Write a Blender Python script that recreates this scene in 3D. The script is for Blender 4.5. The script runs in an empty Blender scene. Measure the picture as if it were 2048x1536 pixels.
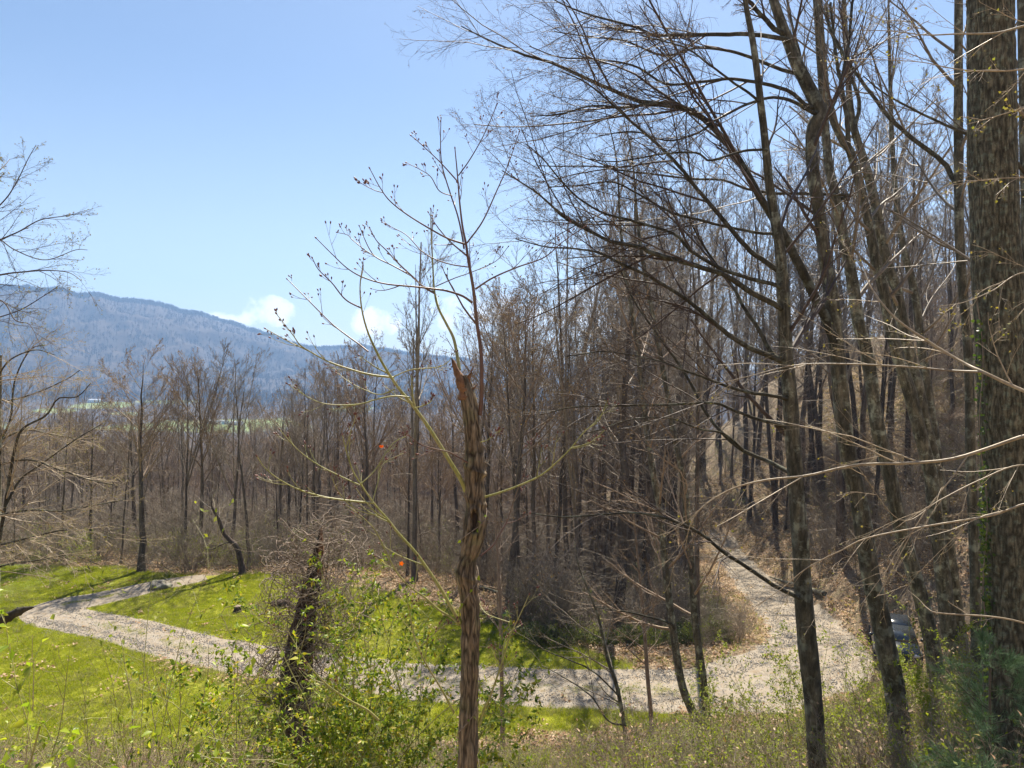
import bpy, math, random
import numpy as np
from mathutils import Vector
rng = np.random.default_rng(7)
random.seed(7)
R = math.radians
scene = bpy.context.scene
C = scene.collection

# ------------------------------------------------------------------ camera, world, sun, exposure
F = 1384.0; CZ = 12.0
cam_d = bpy.data.cameras.new('camera'); cam = bpy.data.objects.new('camera', cam_d); C.objects.link(cam)
cam.location = (0, 0, CZ); cam.rotation_euler = (R(90), 0, 0)
cam_d.sensor_width = 36; cam_d.lens = 36 * F / 2048; cam_d.clip_start = 0.05; cam_d.clip_end = 20000
scene.camera = cam
SUN_EL, SUN_AZ = R(56), R(14)            # azimuth measured from +Y towards +X
w = bpy.data.worlds.new('World'); scene.world = w; w.use_nodes = True
scene.view_settings.view_transform = 'Standard'; scene.view_settings.look = 'None'
scene.view_settings.gamma = 1; scene.view_settings.use_curve_mapping = False
scene.view_settings.exposure = 1.42
sl = bpy.data.lights.new('sun', 'SUN'); sl.energy = 5.0; sl.angle = R(0.5); sl.color = (1, .91, .76)
so = bpy.data.objects.new('sun', sl); C.objects.link(so)
sd = Vector((math.sin(SUN_AZ) * math.cos(SUN_EL), math.cos(SUN_AZ) * math.cos(SUN_EL), math.sin(SUN_EL)))
so.rotation_euler = sd.to_track_quat('Z', 'Y').to_euler()

def build_world():
    nt = w.node_tree; N = nt.nodes; L = nt.links
    for n in list(N): N.remove(n)
    out = N.new('ShaderNodeOutputWorld'); bg = N.new('ShaderNodeBackground')
    sky = N.new('ShaderNodeTexSky'); sky.sky_type = 'NISHITA'; sky.sun_disc = False
    sky.sun_elevation = SUN_EL; sky.sun_rotation = SUN_AZ; sky.altitude = 600
    sky.air_density = 1.1; sky.dust_density = 1.0; sky.ozone_density = 2.5
    bg.inputs[1].default_value = 0.05
    tc = N.new('ShaderNodeTexCoord'); sep = N.new('ShaderNodeSeparateXYZ'); L.new(tc.outputs['Generated'], sep.inputs[0])
    def m(op, a, b=None, c=None):
        n = N.new('ShaderNodeMath'); n.operation = op
        for i, v in enumerate((a, b, c)):
            if v is None: continue
            if isinstance(v, (int, float)): n.inputs[i].default_value = v
            else: L.new(v, n.inputs[i])
        return n.outputs[0]
    az = m('ARCTAN2', sep.outputs[0], sep.outputs[1]); el = m('ARCSINE', sep.outputs[2])
    noise = N.new('ShaderNodeTexNoise'); noise.inputs['Scale'].default_value = 26; noise.inputs['Detail'].default_value = 8
    noise.inputs['Roughness'].default_value = .6
    L.new(tc.outputs['Generated'], noise.inputs['Vector'])
    tot = None
    # small cumulus low over the hills: (azimuth, elevation, half width, half height) in radians
    for (px, py, ww, hh) in ((528, 622, 62, 34), (450, 636, 50, 14), (745, 645, 60, 36), (965, 628, 120, 46), (1180, 630, 160, 70), (1360, 600, 160, 80), (1560, 640, 160, 90), (1760, 600, 120, 70),
                             (2500, 610, 150, 50), (-500, 620, 120, 40), (3900, 600, 300, 60)):
        a0 = math.atan((px - 1024) / F); e0 = math.atan((768 - py) / F * math.cos(a0))
        da = m('DIVIDE', m('SUBTRACT', az, a0), ww / F); de = m('DIVIDE', m('SUBTRACT', el, e0), hh / F)
        g = m('SUBTRACT', 1.0, m('ADD', m('MULTIPLY', da, da), m('MULTIPLY', de, de)))
        g = m('MAXIMUM', g, 0.0)
        tot = g if tot is None else m('MAXIMUM', tot, g)
    v = m('MULTIPLY', m('ADD', tot, m('MULTIPLY', m('SUBTRACT', noise.outputs[0], 0.52), 5.0)), m('MINIMUM', m('MULTIPLY', tot, 5.0), 1.0))
    ramp = N.new('ShaderNodeValToRGB'); ramp.color_ramp.elements[0].position = .12; ramp.color_ramp.elements[1].position = .95
    L.new(v, ramp.inputs[0])
    mix = N.new('ShaderNodeMixRGB'); mix.inputs[2].default_value = (13.5, 13.4, 13.2, 1)
    fac = m('MULTIPLY', ramp.outputs[0], .85)
    veil = N.new('ShaderNodeMixRGB'); veil.inputs[2].default_value = (9.6, 10.4, 11.4, 1)          # thin high haze, thickest low down all round
    vf = m('MULTIPLY', m('POWER', m('MAXIMUM', m('SUBTRACT', 1.0, m('DIVIDE', m('ABSOLUTE', el), .42)), 0.0), 1.6), .62)
    L.new(vf, veil.inputs[0]); L.new(sky.outputs[0], veil.inputs[1])
    L.new(fac, mix.inputs[0]); L.new(veil.outputs[0], mix.inputs[1]); L.new(mix.outputs[0], bg.inputs[0]); L.new(bg.outputs[0], out.inputs[0])
build_world()

# ------------------------------------------------------------------ helpers
def at(px, py, d): return np.array([(px - 1024) / F * d, d, CZ - (py - 768) / F * d])
def sst(a, b, x): t = np.clip((x - a) / (b - a), 0, 1); return t * t * (3 - 2 * t)
def hsh(i, j, k=0, s=0):
    n = (i * 73856093) ^ (j * 19349663) ^ (k * 83492791) ^ (s * 2654435)
    n = (n ^ (n >> 13)) * 1274126177 & 0x7fffffff
    n = (n ^ (n >> 15)) * 668265263 & 0x7fffffff
    return ((n >> 7) & 0xffff) / 65535.0
def vn(x, y, z=None, s=0, perx=0):
    x = np.asarray(x, float); y = np.asarray(y, float) + 0 * x
    z = np.zeros_like(x) if z is None else np.asarray(z, float) + 0 * x
    i = np.floor(x).astype(np.int64); j = np.floor(y).astype(np.int64); k = np.floor(z).astype(np.int64)
    u, v, q = x - i, y - j, z - k
    u = u * u * (3 - 2 * u); v = v * v * (3 - 2 * v); q = q * q * (3 - 2 * q)
    def hh(a, b, c): return hsh(a % perx if perx else a, b, c, s)
    r = 0
    for a in (0, 1):
        for b in (0, 1):
            for c in (0, 1):
                r = r + hh(i + a, j + b, k + c) * (u if a else 1 - u) * (v if b else 1 - v) * (q if c else 1 - q)
    return r
def fbm(x, y, o=4, s=0):
    r = 0; a = .5
    for k in range(o):
        r = r + a * (vn(x, y, s=s + k) - .5) * 2; x = x * 2.03; y = y * 2.03; a *= .5
    return r

def tag(o, label=None, cat=None, group=None, kind=None):
    if label: o['label'] = label
    if cat: o['category'] = cat
    if group: o['group'] = group
    if kind: o['kind'] = kind
    return o
def empty(name, loc, label=None, cat=None, group=None):
    o = bpy.data.objects.new(name, None); o.location = loc; o.empty_display_size = .2; C.objects.link(o)
    return tag(o, label, cat, group)
class MB:
    def __init__(s): s.v = []; s.f = []; s.n = 0; s.rel = []
    def add(s, V, Fc, mi=0, rel=None):
        V = np.asarray(V, np.float32).reshape(-1, 3); s.rel.append(np.full(len(V), .5, np.float32) if rel is None else np.asarray(rel, np.float32).ravel()); Fc = np.asarray(Fc, np.int64)
        if len(V) == 0 or len(Fc) == 0: return
        s.f.append((Fc + s.n, mi)); s.v.append(V); s.n += len(V)
    def mesh(s, name, mats, smooth=True, origin=(0, 0, 0)):
        me = bpy.data.meshes.new(name)
        V = np.concatenate(s.v) - np.array(origin, np.float32)
        me.vertices.add(len(V)); me.vertices.foreach_set('co', V.astype(np.float32).ravel())
        loops = np.concatenate([f.ravel() for f, _ in s.f]); cnt = np.concatenate([np.full(len(f), f.shape[1]) for f, _ in s.f])
        mi = np.concatenate([np.full(len(f), m) for f, m in s.f])
        me.loops.add(len(loops)); me.loops.foreach_set('vertex_index', loops.astype(np.int32))
        me.polygons.add(len(cnt)); st = np.concatenate([[0], np.cumsum(cnt)[:-1]])
        me.polygons.foreach_set('loop_start', st.astype(np.int32)); me.polygons.foreach_set('loop_total', cnt.astype(np.int32))
        me.polygons.foreach_set('material_index', mi.astype(np.int32))
        if smooth: me.polygons.foreach_set('use_smooth', np.ones(len(cnt), bool))
        for m in (mats if isinstance(mats, (list, tuple)) else [mats]): me.materials.append(m)
        me.update(calc_edges=True)
        if any(np.ptp(q) > 0 for q in s.rel if len(q)):
            a = me.attributes.new('relief', 'FLOAT', 'POINT'); a.data.foreach_set('value', np.concatenate(s.rel))
        return me
    def build(s, name, mats, parent=None, smooth=True, origin=None, link=True):
        if origin is None: origin = tuple(parent.location) if parent is not None else (0, 0, 0)
        o = bpy.data.objects.new(name, s.mesh(name, mats, smooth, origin))
        if parent is None: o.location = origin
        else: o.parent = parent
        if link: C.objects.link(o)
        return o
    def box(s, c, h, mi=0, rz=0):
        V = np.array([[x, y, z] for x in (-1, 1) for y in (-1, 1) for z in (-1, 1)], float) * np.array(h)
        cs, sn = math.cos(rz), math.sin(rz); V = np.stack([V[:, 0] * cs - V[:, 1] * sn, V[:, 0] * sn + V[:, 1] * cs, V[:, 2]], 1) + np.array(c)
        s.add(V, [[0, 1, 3, 2], [4, 6, 7, 5], [0, 4, 5, 1], [2, 3, 7, 6], [0, 2, 6, 4], [1, 5, 7, 3]], mi)
def nrm(v): return v / (np.linalg.norm(v, axis=-1, keepdims=True) + 1e-9)
def tubes(P, Rr, s=4):
    """P (N,k,3), Rr (N,k) -> verts, quads"""
    P = np.asarray(P, float); Rr = np.asarray(Rr, float); N, k, _ = P.shape
    T = nrm(np.gradient(P, axis=1)); mean = np.abs(T).mean(1); a = np.zeros((N, 3)); a[np.arange(N), mean.argmin(1)] = 1
    u = nrm(np.cross(T, a[:, None, :])); v = np.cross(T, u)
    th = np.arange(s) * 2 * math.pi / s
    V = P[:, :, None, :] + Rr[:, :, None, None] * (np.cos(th)[:, None] * u[:, :, None, :] + np.sin(th)[:, None] * v[:, :, None, :])
    idx = np.arange(N * k * s).reshape(N, k, s)
    q = np.stack([idx[:, :-1], np.roll(idx[:, :-1], -1, 2), np.roll(idx[:, 1:], -1, 2), idx[:, 1:]], -1)
    return V.reshape(-1, 3), q.reshape(-1, 4)
def resample(pts, k):
    pts = np.asarray(pts, float)
    # Catmull-Rom through the points, then k samples by length
    if len(pts) > 2:
        Q = np.vstack([2 * pts[0] - pts[1], pts, 2 * pts[-1] - pts[-2]]); o = []
        for i in range(1, len(Q) - 2):
            t = np.linspace(0, 1, 9)[:-1, None]; p0, p1, p2, p3 = Q[i - 1], Q[i], Q[i + 1], Q[i + 2]
            o.append(.5 * (2 * p1 + (p2 - p0) * t + (2 * p0 - 5 * p1 + 4 * p2 - p3) * t ** 2 + (3 * p1 - p0 - 3 * p2 + p3) * t ** 3))
        o.append(pts[-1:]); pts = np.vstack(o)
    d = np.r_[0, np.cumsum(np.linalg.norm(np.diff(pts[:, :3], axis=0), axis=1))]
    t = np.linspace(0, d[-1], k)
    return np.stack([np.interp(t, d, pts[:, i]) for i in range(pts.shape[1])], 1)
def grow(P, Rr, n, t0, t1, ang, sd, ratio, k, wander, up, rf, rmin=.002, tip=.35, taper=.55, flat=None, g=rng, absL=None):
    """n children on each parent polyline"""
    N, K, _ = P.shape
    L = np.linalg.norm(np.diff(P, axis=1), axis=2).sum(1)
    t = t0 + (t1 - t0) * (np.arange(n)[None] + g.random((N, n))) / n
    fi = t * (K - 1); i = np.clip(fi.astype(int), 0, K - 2); fr = (fi - i)[..., None]; ar = np.arange(N)[:, None]
    pos = P[ar, i] * (1 - fr) + P[ar, i + 1] * fr; T = nrm(P[ar, i + 1] - P[ar, i]); r0 = (Rr[ar, i] * (1 - fr[..., 0]) + Rr[ar, i + 1] * fr[..., 0])
    A = nrm(g.normal(size=(N, n, 3))); 
    if flat is not None: A = nrm(A * np.array(flat))
    perp = nrm(A - (A * T).sum(-1, keepdims=True) * T)
    an = np.radians(ang + sd * g.normal(size=(N, n)))[..., None]
    d = nrm(T * np.cos(an) + perp * np.sin(an))
    LL = (L[:, None] * ratio if absL is None else absL) * (1 - taper * (t - t0) / max(t1 - t0, 1e-3)) * (.65 + .7 * g.random((N, n)))
    Q = np.zeros((N, n, k, 3)); Q[:, :, 0] = pos; p = pos.copy()
    step = (LL / (k - 1))[..., None]
    for j in range(1, k):
        d = nrm(d + wander * g.normal(size=d.shape) + np.array([0, 0, up]))
        p = p + d * step; Q[:, :, j] = p
    rs = np.maximum(r0 * rf * (.75 + .5 * g.random((N, n))), rmin)
    rs = np.minimum(rs, np.maximum(r0 * .9, rmin))
    rr = rs[..., None] * np.linspace(1, tip, k); rr = np.maximum(rr, rmin * .6)
    return Q.reshape(-1, k, 3), rr.reshape(-1, k)
def leaf_geo(P, D, Nn, S, wid=.5):
    """folded leaves: P base, D direction, Nn normal-ish, S length"""
    D = nrm(D); side = nrm(np.cross(D, Nn)); up = np.cross(side, D); S = np.asarray(S)[:, None]
    a = P; b = P + D * S * .4 + side * S * wid * .5 + up * S * .1; c = P + D * S + up * -S * .08; e = P + D * S * .4 - side * S * wid * .5 + up * S * .1; m_ = P + D * S * .5
    V = np.stack([a, b, c, e, m_], 1).reshape(-1, 3); i = np.arange(len(P))[:, None] * 5
    f = np.concatenate([i + np.array([[0, 1, 4]]), i + np.array([[1, 2, 4]]), i + np.array([[2, 3, 4]]), i + np.array([[3, 0, 4]])])
    return V, f
def ico(c, r, g=rng, sub=1, jit=.15, sq=(1, 1, 1)):
    import bmesh
    bm = bmesh.new(); bmesh.ops.create_icosphere(bm, subdivisions=sub, radius=1)
    V = np.array([v.co[:] for v in bm.verts]); f = np.array([[v.index for v in q.verts] for q in bm.faces]); bm.free()
    V = V * (1 + jit * g.normal(size=(len(V), 1))) * r * np.array(sq) + np.array(c)
    return V, f

# ------------------------------------------------------------------ materials
def mat(name, build):
    m = bpy.data.materials.new(name); m.use_nodes = True; nt = m.node_tree
    for n in list(nt.nodes): nt.nodes.remove(n)
    out = nt.nodes.new('ShaderNodeOutputMaterial'); build(nt, out); return m
def nd(nt, t, **kw):
    n = nt.nodes.new(t)
    for k, v in kw.items():
        if k in n.inputs: n.inputs[k].default_value = v
        else: setattr(n, k, v)
    return n
def ramp(nt, fac, stops, interp='LINEAR'):
    r = nt.nodes.new('ShaderNodeValToRGB'); r.color_ramp.interpolation = interp
    e = r.color_ramp.elements
    while len(e) < len(stops): e.new(.5)
    for el, (p, c) in zip(e, stops): el.position = p; el.color = (*c, 1) if len(c) == 3 else c
    nt.links.new(fac, r.inputs[0]); return r.outputs[0]
def noise(nt, scale, detail=4, rough=.55, vec=None, dist=0):
    n = nd(nt, 'ShaderNodeTexNoise'); n.inputs['Scale'].default_value = scale; n.inputs['Detail'].default_value = detail; n.inputs['Roughness'].default_value = rough; n.inputs['Distortion'].default_value = dist
    if vec is not None: nt.links.new(vec, n.inputs['Vector'])
    return n.outputs[0]
def coords(nt, sc=(1, 1, 1), obj=True):
    tc = nd(nt, 'ShaderNodeTexCoord'); mp = nd(nt, 'ShaderNodeMapping'); mp.inputs['Scale'].default_value = sc
    nt.links.new(tc.outputs['Object' if obj else 'Generated'], mp.inputs[0]); return mp.outputs[0]
def mixc(nt, f, a, b, bt='MIX'):
    n = nd(nt, 'ShaderNodeMixRGB'); n.blend_type = bt
    for i, v in enumerate((f, a, b)):
        if isinstance(v, (int, float)): n.inputs[i].default_value = v
        elif isinstance(v, tuple): n.inputs[i].default_value = (*v, 1)
        else: nt.links.new(v, n.inputs[i])
    return n.outputs[0]
def bark(name, c1, c2, c3, scale=6, zs=.25, bump=.6, rough=.9, lich=None, dist=.01, vary=.3, spec=.25, relief=None):
    def b(nt, out):
        v = coords(nt, (1, 1, zs)); n1 = noise(nt, scale, 5, .65, v, .3); n2 = noise(nt, scale * 7, 4, .6, v)
        col = ramp(nt, n1, [(.3, c1), (.5, c2), (.7, c3)])
        col = mixc(nt, .55, col, ramp(nt, n2, [(.3, (.35,) * 3), (.7, (1.4,) * 3)]), 'MULTIPLY')
        if lich:
            n3 = noise(nt, scale * .6, 5, .7, coords(nt)); col = mixc(nt, ramp(nt, n3, [(.52, (0, 0, 0)), (.62, (1, 1, 1))]), col, lich)
        if relief:
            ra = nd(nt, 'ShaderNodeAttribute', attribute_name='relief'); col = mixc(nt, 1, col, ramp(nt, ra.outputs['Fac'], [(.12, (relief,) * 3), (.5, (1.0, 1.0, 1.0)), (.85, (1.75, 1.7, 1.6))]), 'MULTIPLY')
        oi = nd(nt, 'ShaderNodeObjectInfo'); mr = nd(nt, 'ShaderNodeMapRange'); mr.inputs[3].default_value = 1 - vary; mr.inputs[4].default_value = 1 + vary
        nt.links.new(oi.outputs['Random'], mr.inputs[0]); hsv = nd(nt, 'ShaderNodeHueSaturation'); nt.links.new(mr.outputs[0], hsv.inputs['Value']); nt.links.new(col, hsv.inputs['Color'])
        p = nd(nt, 'ShaderNodeBsdfPrincipled', Roughness=rough); p.inputs['Specular IOR Level'].default_value = spec
        nt.links.new(hsv.outputs[0], p.inputs['Base Color'])
        if bump:
            bp = nd(nt, 'ShaderNodeBump'); bp.inputs['Strength'].default_value = bump; bp.inputs['Distance'].default_value = dist
            mx = nd(nt, 'ShaderNodeMath', operation='ADD'); nt.links.new(n1, mx.inputs[0]); nt.links.new(n2, mx.inputs[1]); nt.links.new(mx.outputs[0], bp.inputs['Height']); nt.links.new(bp.outputs[0], p.inputs['Normal'])
        nt.links.new(p.outputs[0], out.inputs[0])
    return mat(name, b)
def leafm(name, stops, trans=.45, gloss=.4, scale=.8, sat=1.0):
    def b(nt, out):
        g = nd(nt, 'ShaderNodeNewGeometry'); oi = nd(nt, 'ShaderNodeObjectInfo')
        a = nd(nt, 'ShaderNodeMath', operation='ADD'); nt.links.new(g.outputs['Random Per Island'], a.inputs[0]); nt.links.new(oi.outputs['Random'], a.inputs[1])
        f = nd(nt, 'ShaderNodeMath', operation='FRACT'); nt.links.new(a.outputs[0], f.inputs[0])
        col = ramp(nt, f.outputs[0], stops)
        p = nd(nt, 'ShaderNodeBsdfPrincipled', Roughness=gloss + .12); p.inputs['Specular IOR Level'].default_value = .3
        t = nd(nt, 'ShaderNodeBsdfTranslucent'); m = nd(nt, 'ShaderNodeMixShader'); m.inputs[0].default_value = trans
        nt.links.new(col, p.inputs['Base Color']); nt.links.new(mixc(nt, 1, col, (1.25 * sat, 1.3, .6), 'MULTIPLY'), t.inputs[0])
        nt.links.new(p.outputs[0], m.inputs[1]); nt.links.new(t.outputs[0], m.inputs[2]); nt.links.new(m.outputs[0], out.inputs[0])
    return mat(name, b)
def plain(name, c, rough=.6, metal=0, spec=.5, var=.1, scale=8):
    def b(nt, out):
        n = noise(nt, scale, 4, .6, coords(nt)); col = ramp(nt, n, [(.3, tuple(x * (1 - var) for x in c)), (.7, tuple(min(1, x * (1 + var)) for x in c))])
        p = nd(nt, 'ShaderNodeBsdfPrincipled', Roughness=rough, Metallic=metal); p.inputs['Specular IOR Level'].default_value = spec
        nt.links.new(col, p.inputs['Base Color']); nt.links.new(p.outputs[0], out.inputs[0])
    return mat(name, b)
M = dict(
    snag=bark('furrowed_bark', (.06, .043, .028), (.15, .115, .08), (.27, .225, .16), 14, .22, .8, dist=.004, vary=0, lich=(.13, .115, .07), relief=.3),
    rot=plain('splintered_wood', (.17, .085, .04), .8, var=.6, scale=30),
    sprout=bark('green_sprout_bark', (.22, .23, .06), (.32, .31, .10), (.38, .33, .17), 9, .3, .2, .45, vary=0, spec=.5, dist=.002),
    sprout_red=bark('purple_sprout_bark', (.10, .05, .045), (.15, .08, .06), (.17, .12, .07), 9, .3, .2, .4, vary=0, spec=.5, dist=.002),
    bud=plain('bud', (.13, .04, .03), .5, var=.4),
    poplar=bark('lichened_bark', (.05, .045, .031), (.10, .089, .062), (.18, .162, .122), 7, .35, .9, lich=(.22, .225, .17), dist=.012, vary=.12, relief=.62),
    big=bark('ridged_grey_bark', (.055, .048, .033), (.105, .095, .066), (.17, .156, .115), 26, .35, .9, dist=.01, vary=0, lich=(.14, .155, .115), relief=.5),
    forest=bark('forest_bark', (.06, .047, .035), (.115, .092, .07), (.19, .165, .135), 3, .3, .5, dist=.02, vary=.35),
    twig=bark('twig_bark', (.15, .118, .083), (.22, .178, .13), (.32, .265, .2), 4, 1, 0, .6, vary=.25, spec=.4),
    twigdark=bark('dark_twig_bark', (.05, .035, .03), (.08, .058, .048), (.12, .09, .075), 4, 1, 0, .6, vary=.2, spec=.3),
    twigred=bark('red_twig_bark', (.17, .118, .08), (.24, .175, .122), (.33, .25, .18), 4, 1, 0, .65, vary=.25, spec=.35),
    canetan=bark('tan_twig_bark', (.26, .19, .12), (.36, .28, .18), (.45, .37, .26), 5, 1, 0, .5, vary=.2, spec=.5),
    vine=bark('vine_bark', (.15, .11, .082), (.23, .178, .135), (.33, .27, .21), 8, .5, 0, .7, vary=.1),
    redbud=leafm('maple_flower', [(0, (.17, .085, .06)), (.6, (.2, .125, .08)), (1, (.25, .18, .09))], .4, .6),
    yelbud=leafm('yellow_bud', [(0, (.26, .22, .06)), (.6, (.22, .17, .07)), (1, (.2, .22, .05))], .4, .6),
    leaf=leafm('honeysuckle_leaf', [(0, (.05, .10, .015)), (.35, (.19, .27, .022)), (.75, (.34, .39, .03)), (1, (.45, .33, .04))], .42, .3),
    leafbright=leafm('bright_leaf', [(0, (.16, .24, .02)), (.5, (.28, .36, .03)), (1, (.42, .42, .05))], .5, .25),
    leafdark=leafm('dark_leaf', [(0, (.04, .07, .014)), (.5, (.08, .115, .022)), (1, (.15, .17, .035))], .3, .4),
    leafyoung=leafm('young_leaf', [(0, (.15, .19, .02)), (.5, (.23, .28, .03)), (1, (.3, .3, .05))], .5, .5),
    ivy=leafm('ivy_leaf', [(0, (.04, .08, .02)), (.6, (.08, .13, .03)), (1, (.2, .22, .05))], .35, .3),
    litter=leafm('fallen_leaf', [(0, (.2, .10, .05)), (.35, (.34, .2, .11)), (.75, (.45, .31, .2)), (1, (.55, .42, .3))], .25, .6, sat=.8),
    orange=leafm('orange_leaf', [(0, (.55, .09, .01)), (1, (.62, .12, .01))], .5, .4),
    needle=leafm('pine_needle', [(0, (.08, .15, .08)), (.6, (.14, .23, .12)), (1, (.24, .32, .17))], .4, .5, sat=.7),
    grass=leafm('grass_blade', [(0, (.15, .19, .010)), (.55, (.225, .28, .012)), (.9, (.36, .33, .02)), (1, (.45, .36, .1))], .55, .5),
    straw=leafm('dry_grass', [(0, (.30, .23, .11)), (.6, (.36, .3, .16)), (1, (.16, .18, .04))], .35, .6, sat=.8),
    pebble=plain('pebble', (.25, .235, .215), .85, var=.5, scale=3),
    rock=bark('boulder_rock', (.13, .12, .10), (.2, .185, .16), (.3, .28, .25), 5, 1, .9, dist=.03, vary=0, lich=(.17, .18, .12)),
    log=bark('old_log', (.03, .022, .018), (.07, .05, .04), (.13, .1, .08), 9, .4, .8, dist=.02, vary=0),
    cut=plain('cut_wood', (.3, .22, .14), .8, var=.3, scale=20),
    carpaint=plain('dark_paint', (.02, .026, .035), .25, var=.1), glass=plain('car_glass', (.03, .035, .04), .04, spec=.9), rubber=plain('tyre_rubber', (.02, .02, .02), .8),
    chrome=plain('bright_metal', (.7, .7, .72), .15, 1), lamp=plain('lamp_glass', (.4, .42, .44), .1), redlamp=plain('tail_lamp', (.25, .015, .01), .2),
    white=plain('white_wall', (.72, .71, .68), .6, var=.05, scale=.3), metalroof=plain('pale_metal_roof', (.75, .76, .78), .3, .3, var=.06, scale=.3),
    greyroof=plain('grey_shingle', (.2, .2, .2), .7, scale=.5), window=plain('dark_window', (.04, .05, .06), .1), bluewall=plain('blue_wall', (.3, .42, .5), .6, scale=.3),
    farwood=bark('far_forest_twigs', (.05, .04, .034), (.07, .055, .045), (.09, .07, .056), .02, 1, 0, .95, vary=.35, spec=.1),
)

# ------------------------------------------------------------------ terrain
road_pts = np.array([[-18.9, 42.6, 1.0], [-20.0, 41.9, 1.2], [-21.3, 40.9, 1.25], [-23, 38.9, 1.35], [-24.3, 37.6, 1.4], [-24.3, 36.4, 1.4], [-22.6, 35.4, 1.4], [-19.2, 34, 1.4], [-15.9, 32.2, 1.45], [-12.6, 30.8, 1.5], [-7.9, 29.2, 1.6],
                     [-3.5, 28, 1.7], [-.5, 27.6, 1.8], [3.5, 27.35, 1.85], [7.4, 27.2, 2.1], [10.6, 28.1, 2.6], [13.2, 30.4, 2.4], [14.7, 34, 2.0], [16.0, 40, 1.9], [17.2, 47, 1.75], [18.6, 55, 1.5], [20.4, 65, 1.45], [22.5, 74, 1.4]])
RC = resample(road_pts, 420)
def xr(y): return np.interp(y, [20, 27, 30.4, 34, 40, 47, 55, 65, 74, 120], [13.2, 13.2, 13.2, 14.7, 16, 17.2, 18.6, 20.4, 22.5, 30])
def rz(y): return np.interp(y, [0, 31, 34, 40, 55, 70, 90, 200], [0, 0, -.25, -1.1, -3.0, -4.6, -5, -5])
ridge_px = np.array([[-2500, 640], [-1500, 560], [-600, 575], [-200, 572], [0, 573], [100, 577], [200, 590], [300, 604], [380, 622], [450, 640], [520, 662], [600, 688], [640, 694], [720, 690], [760, 696], [850, 712], [1000, 725], [1300, 735], [1600, 745], [2000, 750], [2600, 735], [4000, 700]])
def ridge(t): return (768 - np.interp(t * F + 1024, ridge_px[:, 0], ridge_px[:, 1])) / F * 3230 / np.sqrt(1 + np.clip(t, -2, 2) ** 2) - 2 + fbm(t * 40, 0 * t + 3, 3, 33) * 14
def hfun(x, y):
    x = np.asarray(x, float); y = np.asarray(y, float) + 0 * x; x = x + 0 * y
    sh = np.clip((x - 6) * .8, 0, 4.6)
    s = 10.2 - .47 * np.clip(y - sh, -30, 60)
    s = np.where(s > 0, s, 0); near = s * sst(0, 1.2, s + .35) - .0
    z = near
    # beyond the lawn
    crest = np.interp(x, [-60, -26, -20, -12, -7, -2, 2, 30], [46, 44.5, 42.8, 43, 41, 37.5, 33, 30.6])
    u = np.clip(y - crest, 0, None)
    down = -(.13 * np.minimum(u, 60) + .2 * np.clip(u - 60, 0, 200) + .008 * np.clip(u - 260, 0, 400))
    gul = -3.4 * sst(0, 7, y - 30.8) * np.exp(-((x - 7.5) / 5.0) ** 2) * (1 - .5 * sst(38, 60, y))
    z = z + down * (1 - sst(4, 13, x) * sst(20, 120, 150 - y)) + gul
    rzv = rz(y)
    k = sst(4, 13.0, x) * sst(28, 31, y) * (1 - sst(90, 150, y)); z = z * (1 - k) + rzv * k + 0
    start = xr(y) + 1.7 + 3.6 * np.exp(-((y - 29) / 3.5) ** 2)
    b = np.clip(x - start, 0, None); bank = .95 * np.minimum(b, 16) + .35 * np.clip(b - 16, 0, 40)
    bank = bank * sst(22, 29, y) * (1 - sst(130, 220, y))
    z = z + bank
    z = z + .16 * np.clip(y - 70, 0, 60) * sst(10, 24, x) * (1 - sst(150, 260, y)) 
    # bumps
    rough = .25 + .75 * sst(44, 55, y) + .6 * sst(0, 3, near) + sst(15, 19, x)
    dr = fbm(x * .35, y * .35, 4, 3) * .32 * np.clip(rough, 0, 1.4)
    z = z + dr * np.where(np.hypot(x, y) < 400, 1, 0) + fbm(x * .012, y * .012, 4, 9) * 9 * sst(100, 500, np.hypot(x, y))
    # lawn mound at its far edge
    z = z + .5 * np.exp(-((x + 13) / 6) ** 2 - ((y - 42.5) / 2.5) ** 2)
    # mountain
    r = np.hypot(x, y); front = sst(-.2, .5, y / np.maximum(r, 1)); t = x / np.maximum(y, r * .25)
    rg = ridge(t); prof = sst(1850, 3250, r) ** 1.4
    spur = fbm(x * .0021, y * .0021, 5, 21)
    mz = -62 + 36 * sst(1350, 1950, r) + (rg + 26) * prof
    mz = mz + (np.abs(spur) * -230 + 40) * sst(2000, 2600, r) * (1 - sst(2750, 3150, r))
    mz = mz - 260 * sst(3280, 4600, r)
    k = sst(1300, 1700, r); z = np.maximum(z, -64) * (1 - k) + mz * k * 1.0
    return z
_rx, _ry, _rw = RC[:, 0], RC[:, 1], RC[:, 2]
def road_dist(x, y):
    x = np.asarray(x).ravel(); y = np.asarray(y).ravel(); out = np.full(len(x), 99.)
    sel = np.where((np.abs(x) < 40) & (y > 15) & (y < 80))[0]
    for c in range(0, len(sel), 20000):
        q = sel[c:c + 20000]; d = np.hypot(x[q, None] - _rx, y[q, None] - _ry) - _rw
        out[q] = d.min(1)
    return out
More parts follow.
